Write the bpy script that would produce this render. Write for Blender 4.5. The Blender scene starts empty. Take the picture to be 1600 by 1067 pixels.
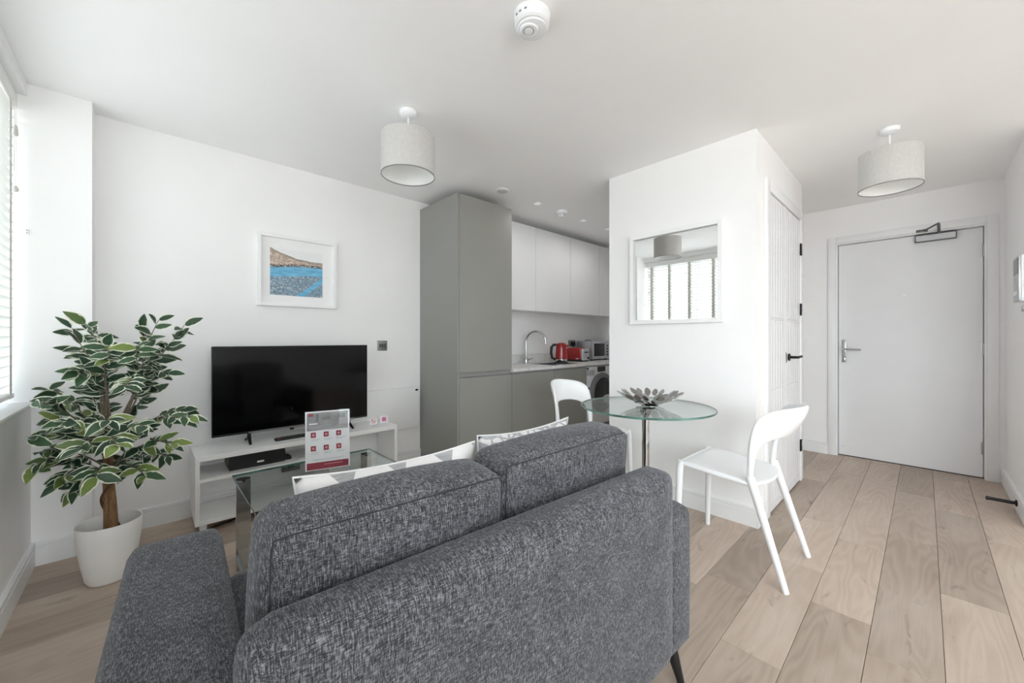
import bpy, bmesh, math, random
from mathutils import Vector, Matrix, Euler

random.seed(7)
scene = bpy.context.scene
COL = scene.collection
PI = math.pi

# ------------------------------------------------------------------ camera, sky, exposure
H_CAM = 1.135
F_PX, YAW, HORIZON = 606.44, 0.81582576, 529.07
cam_d = bpy.data.cameras.new('camera')
cam_d.sensor_fit = 'HORIZONTAL'
cam_d.sensor_width = 36.0
cam_d.lens = F_PX / 1600.0 * 36.0
cam_d.shift_y = -(533.5 - HORIZON) / 1600.0
cam_d.clip_start = 0.02
cam = bpy.data.objects.new('camera', cam_d)
COL.objects.link(cam)
cam.location = (0, 0, H_CAM)
cam.rotation_euler = (PI / 2, 0, YAW - PI / 2)
scene.camera = cam

world = bpy.data.worlds.new('overcast_sky')
scene.world = world
world.use_nodes = True
wbg = world.node_tree.nodes['Background']
wbg.inputs['Color'].default_value = (0.97, 0.985, 1.0, 1)
wbg.inputs['Strength'].default_value = 11.0
# overcast sky above the horizon, duller streets and roofs below it
_tc = world.node_tree.nodes.new('ShaderNodeTexCoord')
_sp = world.node_tree.nodes.new('ShaderNodeSeparateXYZ')
_rp = world.node_tree.nodes.new('ShaderNodeValToRGB')
_mr = world.node_tree.nodes.new('ShaderNodeMapRange')
_mr.inputs['From Min'].default_value = -1.0
_rp.color_ramp.elements[0].position = 0.47
_rp.color_ramp.elements[0].color = (0.62, 0.62, 0.61, 1)
_rp.color_ramp.elements[1].position = 0.51
_rp.color_ramp.elements[1].color = (0.895, 0.955, 1.0, 1)
for _a, _b in ((_tc.outputs['Generated'], _sp.inputs[0]), (_sp.outputs[2], _mr.inputs['Value']), (_mr.outputs['Result'], _rp.inputs['Fac']), (_rp.outputs['Color'], wbg.inputs['Color'])):
    world.node_tree.links.new(_a, _b)

# sky light enters by the blind window and two added unseen ones (portals)
pl = bpy.data.lights.new('window_daylight', 'AREA')
pl.shape = 'RECTANGLE'
pl.size, pl.size_y = 2.80, 1.56
pl.cycles.is_portal = True
for loc_, rz_, sx_, sy_ in (((-0.70, 1.95, 1.58), -PI / 2, 2.20, 1.56), ((0.17, -3.40, 1.20), 0.0, 1.10, 2.28), ((-0.70, -1.65, 1.57), -PI / 2, 2.10, 1.54)):
    pl = pl.copy()
    pl.size, pl.size_y = sx_, sy_
    po = bpy.data.objects.new('window_daylight', pl)
    COL.objects.link(po)
    po.location = loc_
    po.rotation_euler = (PI / 2, 0, rz_)

scene.view_settings.view_transform = 'Standard'
scene.view_settings.look = 'None'
scene.view_settings.gamma = 1.0
scene.view_settings.use_curve_mapping = False
scene.view_settings.exposure = 0.31
scene.cycles.use_denoising = True
scene.cycles.max_bounces = 14
scene.cycles.diffuse_bounces = 14
scene.cycles.glossy_bounces = 6
scene.cycles.transparent_max_bounces = 16
scene.cycles.sample_clamp_indirect = 6.0
scene.cycles.caustics_reflective = False
scene.cycles.caustics_refractive = False

CEIL = 2.40
FW = Vector((math.cos(YAW), math.sin(YAW), 0)); RT = Vector((math.sin(YAW), -math.cos(YAW), 0))


# ------------------------------------------------------------------ materials
def lin(c):
    return tuple(((v / 255.0) / 12.92 if v / 255.0 <= 0.04045 else ((v / 255.0 + 0.055) / 1.055) ** 2.4) for v in c) + (1.0,)


class NT:
    """tiny node helper"""
    def __init__(self, name):
        self.m = bpy.data.materials.new(name)
        self.m.use_nodes = True
        self.t = self.m.node_tree
        self.b = self.t.nodes['Principled BSDF']
        self.out = self.t.nodes['Material Output']

    def n(self, kind, **kw):
        nd = self.t.nodes.new(kind)
        for k, v in kw.items():
            if k in nd.inputs:
                nd.inputs[k].default_value = v
            else:
                setattr(nd, k, v)
        return nd

    def l(self, a, b):
        self.t.links.new(a, b)

    def coord(self, scale=(1, 1, 1), kind='Object', loc=(0, 0, 0), rot=(0, 0, 0)):
        tc = self.n('ShaderNodeTexCoord')
        mp = self.n('ShaderNodeMapping')
        mp.inputs['Scale'].default_value = scale
        mp.inputs['Location'].default_value = loc
        mp.inputs['Rotation'].default_value = rot
        self.l(tc.outputs[kind], mp.inputs['Vector'])
        return mp.outputs['Vector']

    def noise(self, vec, scale=1.0, detail=3.0, rough=0.5, dist=0.0):
        nd = self.n('ShaderNodeTexNoise')
        nd.inputs['Scale'].default_value = scale
        nd.inputs['Detail'].default_value = detail
        nd.inputs['Roughness'].default_value = rough
        nd.inputs['Distortion'].default_value = dist
        self.l(vec, nd.inputs['Vector'])
        return nd.outputs['Fac']

    def ramp(self, fac, stops, interp='LINEAR'):
        r = self.n('ShaderNodeValToRGB')
        r.color_ramp.interpolation = interp
        e = r.color_ramp.elements
        while len(e) < len(stops):
            e.new(0.5)
        for i, (p, c) in enumerate(stops):
            e[i].position = p
            e[i].color = c
        self.l(fac, r.inputs['Fac'])
        return r.outputs['Color']

    def math(self, op, a, b=None, clamp=False):
        nd = self.n('ShaderNodeMath', operation=op)
        nd.use_clamp = clamp
        for i, v in enumerate((a, b)):
            if v is None:
                continue
            if isinstance(v, (int, float)):
                nd.inputs[i].default_value = v
            else:
                self.l(v, nd.inputs[i])
        return nd.outputs[0]

    def mix(self, fac, a, b, blend='MIX'):
        nd = self.n('ShaderNodeMix', data_type='RGBA', blend_type=blend)
        for sock, v in ((nd.inputs['Factor'], fac), (nd.inputs['A'], a), (nd.inputs['B'], b)):
            if sock.type == 'RGBA' or True:
                pass
        ins = [s for s in nd.inputs if s.enabled]
        fs = nd.inputs[0]
        A = nd.inputs[6]; B = nd.inputs[7]
        for s, v in ((fs, fac), (A, a), (B, b)):
            if isinstance(v, (int, float)):
                s.default_value = v
            elif isinstance(v, tuple):
                s.default_value = v
            else:
                self.l(v, s)
        return nd.outputs[2]

    def bump(self, height, strength=0.2, dist=0.002):
        nd = self.n('ShaderNodeBump')
        nd.inputs['Strength'].default_value = strength
        nd.inputs['Distance'].default_value = dist
        self.l(height, nd.inputs['Height'])
        self.l(nd.outputs['Normal'], self.b.inputs['Normal'])


def simple(name, rgb, rough=0.5, metal=0.0, noise=0.0, nscale=30, bump=0.0, spec=None, coat=0.0):
    k = NT(name)
    c = lin(rgb)
    k.b.inputs['Base Color'].default_value = c
    k.b.inputs['Roughness'].default_value = rough
    k.b.inputs['Metallic'].default_value = metal
    if spec is not None:
        k.b.inputs['Specular IOR Level'].default_value = spec
    if coat:
        k.b.inputs['Coat Weight'].default_value = coat
        k.b.inputs['Coat Roughness'].default_value = 0.05
    v = k.coord()
    f = k.noise(v, nscale, 4)
    if noise:
        d = tuple(max(0, x * (1 - noise)) for x in c[:3]) + (1,)
        u = tuple(min(1, x * (1 + noise)) for x in c[:3]) + (1,)
        k.l(k.ramp(f, [(0.3, d), (0.7, u)]), k.b.inputs['Base Color'])
    if bump:
        k.bump(f, bump, 0.001)
    return k.m


M = {}
M['wall'] = simple('white_wall_paint', (243, 243, 243), 0.75, noise=0.012, nscale=3, bump=0.0)
M['ceiling'] = simple('white_ceiling_paint', (247, 247, 247), 0.85, noise=0.01, nscale=2)
M['trim'] = simple('white_satin_trim', (236, 237, 238), 0.4, noise=0.01, nscale=6)
M['door_white'] = simple('white_satin_door', (230, 231, 233), 0.42, noise=0.012, nscale=5)
M['white_lam'] = simple('white_laminate', (240, 241, 241), 0.35, noise=0.01, nscale=8)
M['white_plastic'] = simple('white_plastic', (238, 240, 242), 0.32, noise=0.005, nscale=8)
M['white_matt'] = simple('white_matt_plastic', (236, 237, 236), 0.55, noise=0.01, nscale=9)
M['blind'] = simple('white_blind_slat', (236, 237, 234), 0.45, noise=0.01, nscale=9)
M['tape'] = simple('blind_ladder_tape', (212, 211, 204), 0.8, noise=0.03, nscale=300)
M['grey_cab'] = simple('grey_matt_cabinet', (147, 147, 142), 0.5, noise=0.01, nscale=4)
M['grey_cab_dark'] = simple('grey_cabinet_channel', (150, 150, 148), 0.45, noise=0.01, nscale=4)
M['upper_cab'] = simple('white_gloss_cabinet', (228, 229, 230), 0.3, noise=0.006, nscale=4)
M['black'] = simple('black_plastic', (18, 18, 20), 0.42, noise=0.05, nscale=40)
M['black_metal'] = simple('black_metal', (22, 22, 23), 0.35, 0.3, noise=0.05, nscale=40)
M['screen'] = simple('tv_screen', (4, 4, 5), 0.10, noise=0.02, nscale=10, spec=0.22)
M['chrome'] = simple('polished_chrome', (205, 206, 208), 0.07, 1.0, noise=0.01, nscale=20)
M['steel'] = simple('brushed_steel', (176, 177, 178), 0.28, 1.0, noise=0.04, nscale=60)
M['steel_petal'] = simple('satin_steel_petal', (170, 169, 168), 0.22, 1.0, noise=0.03, nscale=60)
M['plate_grey'] = simple('brushed_grey_plate', (140, 140, 139), 0.35, 0.7, noise=0.04, nscale=80)
M['plate_dark'] = simple('dark_switch', (70, 71, 72), 0.4, 0.3, noise=0.04, nscale=80)
M['red'] = simple('red_enamel', (150, 10, 14), 0.18, noise=0.03, nscale=10, coat=0.6)
M['silver_plastic'] = simple('silver_plastic', (190, 192, 196), 0.3, 0.6, noise=0.02, nscale=30)
M['wm_white'] = simple('appliance_white', (226, 229, 233), 0.3, noise=0.01, nscale=20)
M['wm_grey'] = simple('appliance_grey', (120, 122, 125), 0.3, 0.3, noise=0.02, nscale=20)
M['glass_dark'] = simple('dark_glass', (24, 25, 27), 0.06, noise=0.02, nscale=10)
M['laundry'] = simple('white_laundry', (190, 192, 196), 0.9, noise=0.05, nscale=40)
M['worktop'] = None
M['lamp_in'] = simple('white_lampshade_lining', (240, 241, 240), 0.7, noise=0.01, nscale=30)
M['bulb'] = simple('opal_bulb_glass', (245, 245, 242), 0.25, noise=0.005, nscale=30)
M['pot'] = simple('white_matt_pot', (244, 244, 243), 0.5, noise=0.01, nscale=12)
M['vent_grey'] = simple('pale_grey_plastic', (206, 207, 207), 0.5, noise=0.01, nscale=30)
M['soil'] = simple('dark_soil', (190, 188, 182), 0.9, noise=0.1, nscale=90, bump=0.4)
M['trunk_dark'] = simple('vine_stem', (96, 70, 48), 0.85, noise=0.25, nscale=60, bump=0.5)
M['twig'] = simple('grey_twig', (120, 108, 94), 0.85, noise=0.2, nscale=80)
M['paper'] = simple('white_paper', (236, 236, 238), 0.6, noise=0.004, nscale=20)
M['paper_grey'] = simple('grey_photo_print', (160, 160, 160), 0.6, noise=0.22, nscale=16)
M['print_dark'] = simple('dark_grey_print', (112, 113, 114), 0.6, noise=0.03, nscale=10)
M['print_line'] = simple('pale_grey_print', (176, 178, 182), 0.6, noise=0.05, nscale=60)
M['crimson'] = simple('crimson_print', (150, 52, 68), 0.55, noise=0.06, nscale=50)
M['crimson_pale'] = simple('pale_crimson_print', (214, 150, 160), 0.55, noise=0.05, nscale=80)
M['sign_red'] = simple('red_print', (206, 92, 98), 0.55, noise=0.04, nscale=50)
M['pink'] = simple('pink_print', (205, 110, 150), 0.55, noise=0.1, nscale=200)
M['seam'] = simple('dark_seam_thread', (44, 45, 48), 0.9, noise=0.1, nscale=200)
M['gap'] = simple('dark_joint', (70, 62, 55), 0.9, noise=0.1, nscale=60)
M['shadow_gap'] = simple('painted_gap_shade', (46, 45, 44), 0.8, noise=0.1, nscale=60)  # dark colour stands in for the shade inside door gaps
M['leg_black'] = simple('black_metal_leg', (24, 24, 26), 0.35, 0.2, noise=0.05, nscale=60)
M['frame_white'] = simple('white_lacquer_frame', (240, 241, 241), 0.4, noise=0.006, nscale=20)
M['mount'] = simple('white_mount_card', (240, 240, 240), 0.8, noise=0.006, nscale=40)
M['closer'] = simple('silver_grey_metal', (186, 188, 190), 0.35, 0.35, noise=0.02, nscale=60)
M['closer_dark'] = simple('dark_grey_metal', (100, 102, 102), 0.4, 0.5, noise=0.04, nscale=60)
M['upvc'] = simple('white_window_profile', (238, 239, 240), 0.35, noise=0.006, nscale=20)
def m_lens():
    k = NT('frosted_lens_added_glow')
    k.b.inputs['Base Color'].default_value = (0.85, 0.85, 0.84, 1)
    k.b.inputs['Emission Color'].default_value = (1.0, 0.97, 0.93, 1)
    k.b.inputs['Emission Strength'].default_value = 0.25  # glow added to lenses of fittings that are off
    return k.m
M['lens'] = m_lens()


def m_mirror():
    k = NT('mirror_glass')
    k.b.inputs['Base Color'].default_value = (0.93, 0.94, 0.94, 1)
    k.b.inputs['Metallic'].default_value = 1.0
    k.b.inputs['Roughness'].default_value = 0.0
    return k.m
M['mirror'] = m_mirror()


def m_clear(name, tint, refl=1.0):
    """clear sheet glass: tinted see-through plus Fresnel reflection"""
    k = NT(name)
    tr = k.n('ShaderNodeBsdfTransparent'); tr.inputs['Color'].default_value = tint
    gl = k.n('ShaderNodeBsdfGlossy'); gl.inputs['Roughness'].default_value = 0.0
    fr = k.n('ShaderNodeFresnel')
    ge = k.n('ShaderNodeNewGeometry')      # same Fresnel curve on both faces of the sheet
    ior = k.math('SUBTRACT', 1.5, k.math('MULTIPLY', ge.outputs['Backfacing'], 1.5 - 1 / 1.5))
    k.l(ior, fr.inputs['IOR'])
    f = k.math('MULTIPLY', fr.outputs[0], refl)
    mx = k.n('ShaderNodeMixShader')
    k.l(f, mx.inputs[0]); k.l(tr.outputs[0], mx.inputs[1]); k.l(gl.outputs[0], mx.inputs[2])
    k.l(mx.outputs[0], k.out.inputs['Surface'])
    return k.m
M['glass_table'] = m_clear('clear_table_glass', (0.945, 0.98, 0.97, 1))
M['glass_pane'] = m_clear('window_glass', (0.97, 0.98, 0.98, 1), 0.8)
M['acrylic'] = m_clear('clear_acrylic', (0.98, 0.985, 0.985, 1), 0.35)
M['glass_dimmed'] = m_clear('dimmed_window_glass', (0.69, 0.70, 0.71, 1), 0.8)  # tint added to cut the daylight through the blind window


def m_edge():
    k = NT('green_glass_edge')
    k.b.inputs['Base Color'].default_value = lin((62, 110, 100))
    k.b.inputs['Roughness'].default_value = 0.12
    k.b.inputs['Transmission Weight'].default_value = 0.35
    v = k.coord((1, 1, 1)); f = k.noise(v, 7, 2)
    k.l(k.ramp(f, [(0.3, lin((30, 74, 66))), (0.7, lin((120, 170, 158)))]), k.b.inputs['Base Color'])
    return k.m
M['glass_edge'] = m_edge()


def m_shade():
    k = NT('grey_lampshade_fabric')
    v = k.coord((300, 300, 40)); a = k.noise(v, 1, 2)
    v2 = k.coord((40, 40, 420)); b = k.noise(v2, 1, 2)
    f = k.math('ADD', k.math('MULTIPLY', a, 0.5), k.math('MULTIPLY', b, 0.5))
    k.l(k.ramp(f, [(0.3, lin((184, 183, 180))), (0.7, lin((204, 203, 200)))]), k.b.inputs['Base Color'])
    k.b.inputs['Roughness'].default_value = 0.9
    k.bump(f, 0.15, 0.0006)
    return k.m
M['shade'] = m_shade()


def m_fabric(name, dark, mid, light, ws=1.0):
    k = NT(name)
    n1 = k.noise(k.coord((430 * ws, 60 * ws, 55 * ws)), 1, 3, 0.6)
    n2 = k.noise(k.coord((60 * ws, 430 * ws, 430 * ws)), 1, 3, 0.6)
    n3 = k.noise(k.coord((14, 14, 14)), 1, 3, 0.6)
    f = k.math('ADD', k.math('MULTIPLY', n1, 0.5), k.math('MULTIPLY', n2, 0.42))
    f = k.math('ADD', f, k.math('MULTIPLY', n3, 0.08))
    col = k.ramp(f, [(0.39, lin(dark)), (0.5, lin(mid)), (0.61, lin(light))])
    k.l(col, k.b.inputs['Base Color'])
    k.b.inputs['Roughness'].default_value = 0.95
    k.b.inputs['Specular IOR Level'].default_value = 0.15
    k.b.inputs['Sheen Weight'].default_value = 0.18
    k.b.inputs['Sheen Roughness'].default_value = 0.5
    k.b.inputs['Sheen Tint'].default_value = (0.92, 0.94, 1.0, 1)
    k.bump(f, 0.55, 0.0018)
    return k.m
M['fabric'] = m_fabric('grey_woven_upholstery', (31, 32, 34), (70, 71, 75), (134, 136, 141), 1.55)


def m_wood():
    k = NT('washed_oak_plank')
    tc = k.n('ShaderNodeTexCoord'); oi = k.n('ShaderNodeObjectInfo')
    off = k.n('ShaderNodeVectorMath', operation='MULTIPLY_ADD')
    cmb = k.n('ShaderNodeCombineXYZ')
    k.l(oi.outputs['Random'], cmb.inputs[0]); k.l(oi.outputs['Random'], cmb.inputs[1]); k.l(oi.outputs['Random'], cmb.inputs[2])
    k.l(cmb.outputs[0], off.inputs[0]); off.inputs[1].default_value = (37.0, 19.0, 53.0)
    k.l(tc.outputs['Object'], off.inputs[2])

    def mapped(scale):
        mp = k.n('ShaderNodeMapping'); mp.inputs['Scale'].default_value = scale
        k.l(off.outputs[0], mp.inputs['Vector']); return mp.outputs['Vector']
    fine = k.noise(mapped((6, 190, 1)), 1, 4, 0.65, 0.1)
    # cathedral grain: contour lines of a stretched noise field
    fld = k.noise(mapped((0.9, 6.0, 1)), 1, 2.2, 0.45, 0.25)
    rings = k.math('SINE', k.math('MULTIPLY', fld, 95.0))
    rings = k.math('MULTIPLY_ADD', rings, 0.5); rings.node.inputs[2].default_value = 0.5
    broad = k.noise(mapped((1.4, 5, 1)), 1, 3, 0.5)
    knot = k.noise(mapped((4.5, 15, 1)), 1, 3, 0.6, 0.6)
    base = k.ramp(broad, [(0.25, lin((178, 161, 147))), (0.5, lin((196, 180, 166))), (0.78, lin((212, 200, 188)))])
    c = k.mix(k.math('MULTIPLY', rings, 0.26), base, lin((226, 214, 202)))
    c = k.mix(k.math('MULTIPLY', k.math('SUBTRACT', 1.0, fine), 0.34), c, lin((148, 126, 110)))
    kn = k.math('MULTIPLY', k.math('SUBTRACT', knot, 0.615, True), 5.0, True)
    c = k.mix(k.math('MULTIPLY', kn, 0.75), c, lin((112, 100, 94)))
    tone = k.ramp(oi.outputs['Random'], [(0.0, (0.70, 0.69, 0.68, 1)), (0.45, (0.90, 0.885, 0.87, 1)), (1.0, (1.02, 1.01, 1.0, 1))])
    c = k.mix(1.0, c, tone, 'MULTIPLY')
    k.l(c, k.b.inputs['Base Color'])
    k.b.inputs['Roughness'].default_value = 0.48
    k.b.inputs['Specular IOR Level'].default_value = 0.35
    h = k.math('ADD', k.math('MULTIPLY', fine, 0.6), k.math('MULTIPLY', rings, 0.4))
    k.bump(h, 0.16, 0.0008)
    return k.m
M['wood'] = m_wood()


def m_worktop():
    k = NT('pale_stone_worktop')
    v = k.coord((1, 1, 1))
    a = k.noise(v, 9, 6, 0.7, 1.2)
    k.l(k.ramp(a, [(0.3, lin((196, 196, 193))), (0.5, lin((222, 222, 220))), (0.7, lin((232, 232, 230)))]), k.b.inputs['Base Color'])
    k.b.inputs['Roughness'].default_value = 0.22
    return k.m
M['worktop'] = m_worktop()


def m_bark():
    k = NT('braided_brown_bark')
    v = k.coord((60, 60, 14)); a = k.noise(v, 1, 5, 0.7)
    k.l(k.ramp(a, [(0.3, lin((92, 66, 44))), (0.55, lin((142, 108, 76))), (0.8, lin((172, 138, 100)))]), k.b.inputs['Base Color'])
    k.b.inputs['Roughness'].default_value = 0.85
    k.bump(a, 0.6, 0.003)
    return k.m
M['bark'] = m_bark()


def m_leaf():
    k = NT('variegated_leaf_green')
    oi = k.n('ShaderNodeObjectInfo')
    c = k.ramp(oi.outputs['Random'], [(0.0, lin((38, 66, 46))), (0.4, lin((52, 84, 56))), (0.75, lin((70, 104, 70))), (0.9, lin((124, 146, 72))), (1.0, lin((142, 160, 86)))])
    f = k.noise(k.coord((60, 60, 60)), 1, 3)
    c = k.mix(k.math('MULTIPLY', f, 0.45), c, lin((30, 48, 36)))
    k.l(c, k.b.inputs['Base Color'])
    k.b.inputs['Roughness'].default_value = 0.5
    return k.m
M['leaf'] = m_leaf()
M['leaf_margin'] = simple('cream_leaf_margin', (222, 226, 206), 0.55, noise=0.05, nscale=90)


def m_chevron():
    k = NT('grey_white_chevron_cotton')
    tc = k.n('ShaderNodeTexCoord'); sx = k.n('ShaderNodeSeparateXYZ')
    k.l(tc.outputs['Object'], sx.inputs[0])
    t = k.math('PINGPONG', sx.outputs[0], 0.065)
    s = k.math('SUBTRACT', sx.outputs[2], k.math('MULTIPLY', t, 1.0))
    w = k.math('FRACT', k.math('MULTIPLY', k.math('ADD', s, 0.962), 1 / 0.125))
    band = k.math('GREATER_THAN', w, 0.5)
    grey = k.noise(k.coord((25, 25, 420)), 1, 2)
    g = k.ramp(grey, [(0.3, lin((160, 161, 164))), (0.7, lin((190, 191, 194)))])
    k.l(k.mix(band, lin((240, 240, 241)), g), k.b.inputs['Base Color'])
    k.b.inputs['Roughness'].default_value = 0.9
    k.bump(k.noise(k.coord((300, 300, 300)), 1, 2), 0.2, 0.0008)
    return k.m
M['chevron'] = m_chevron()


def m_scribble():
    k = NT('white_cotton_grey_print')
    v = k.coord((26, 26, 26))
    vo = k.n('ShaderNodeTexVoronoi', feature='DISTANCE_TO_EDGE'); vo.inputs['Scale'].default_value = 1.0
    k.l(v, vo.inputs['Vector'])
    e = k.math('LESS_THAN', vo.outputs['Distance'], 0.09)
    n = k.math('GREATER_THAN', k.noise(k.coord((14, 14, 60)), 1, 1), 0.55)
    f = k.math('MULTIPLY', k.math('MAXIMUM', e, n), 0.8)
    k.l(k.mix(f, lin((238, 239, 241)), lin((168, 170, 178))), k.b.inputs['Base Color'])
    k.b.inputs['Roughness'].default_value = 0.9
    return k.m
M['scribble'] = m_scribble()


def m_print():
    """flat art print: pale sky, warm hillside town, blue water, blue-grey rooftops"""
    k = NT('town_and_harbour_print')
    tc = k.n('ShaderNodeTexCoord'); sp = k.n('ShaderNodeSeparateXYZ')
    k.l(tc.outputs['Object'], sp.inputs[0])
    X, Z = sp.outputs[0], sp.outputs[2]       # print is centred: x -0.17..0.17, z -0.16..0.16
    wob = k.noise(k.coord((9, 1, 2)), 1, 4)
    wz = k.math('ADD', Z, k.math('MULTIPLY', k.math('SUBTRACT', wob, 0.5), 0.05))
    # tilt the shore lines
    shore = k.math('SUBTRACT', wz, k.math('MULTIPLY', X, 0.10))
    vo = k.n('ShaderNodeTexVoronoi'); vo.inputs['Scale'].default_value = 150.0
    k.l(k.coord((1.0, 1, 1.5)), vo.inputs['Vector'])
    hs = k.n('ShaderNodeSeparateColor'); k.l(vo.outputs['Color'], hs.inputs[0])
    town = k.ramp(hs.outputs[0], [(0.1, lin((150, 138, 128))), (0.30, lin((196, 176, 162))), (0.62, lin((206, 172, 152))), (0.85, lin((226, 216, 206)))], 'CONSTANT')
    vr = k.n('ShaderNodeTexVoronoi'); vr.inputs['Scale'].default_value = 105.0
    k.l(k.coord((1, 1, 1.7), rot=(0, 0.5, 0)), vr.inputs['Vector'])
    rs = k.n('ShaderNodeSeparateColor'); k.l(vr.outputs['Color'], rs.inputs[0])
    roofs = k.ramp(rs.outputs[1], [(0.05, lin((84, 100, 112))), (0.25, lin((128, 150, 164))), (0.5, lin((116, 164, 190))), (0.68, lin((150, 148, 158))), (0.85, lin((196, 206, 212)))], 'CONSTANT')
    water = k.ramp(k.noise(k.coord((14, 1, 60)), 1, 3), [(0.3, lin((84, 160, 204))), (0.7, lin((132, 196, 224)))])
    canal = k.math('SUBTRACT', k.math('ABSOLUTE', k.math('ADD', k.math('SUBTRACT', k.math('MULTIPLY', X, 0.85), Z), -0.185)), 0.022)
    haze = k.noise(k.coord((30, 1, 40)), 1, 3)
    roofs = k.mix(k.math('MULTIPLY', haze, 0.7), roofs, lin((132, 158, 176)))
    lower = k.mix(k.math('LESS_THAN', canal, 0.0), roofs, water)
    c = k.mix(k.math('GREATER_THAN', shore, -0.022), lower, water)
    quay = k.ramp(hs.outputs[1], [(0.2, lin((92, 88, 88))), (0.5, lin((136, 128, 126))), (0.8, lin((210, 204, 198)))], 'CONSTANT')
    c = k.mix(k.math('GREATER_THAN', shore, 0.046), c, quay)
    c = k.mix(k.math('GREATER_THAN', shore, 0.064), c, town)
    hill = k.math('ADD', k.math('ADD', wz, k.math('MULTIPLY', X, 0.17)), k.math('MULTIPLY', k.math('MULTIPLY', X, X), -1.1))
    c = k.mix(k.math('GREATER_THAN', hill, 0.092), c, k.mix(0.55, town, lin((128, 132, 116))))
    c = k.mix(k.math('GREATER_THAN', hill, 0.106), c, lin((234, 235, 236)))
    k.l(c, k.b.inputs['Base Color'])
    k.b.inputs['Roughness'].default_value = 0.6
    return k.m
M['art'] = m_print()


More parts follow.
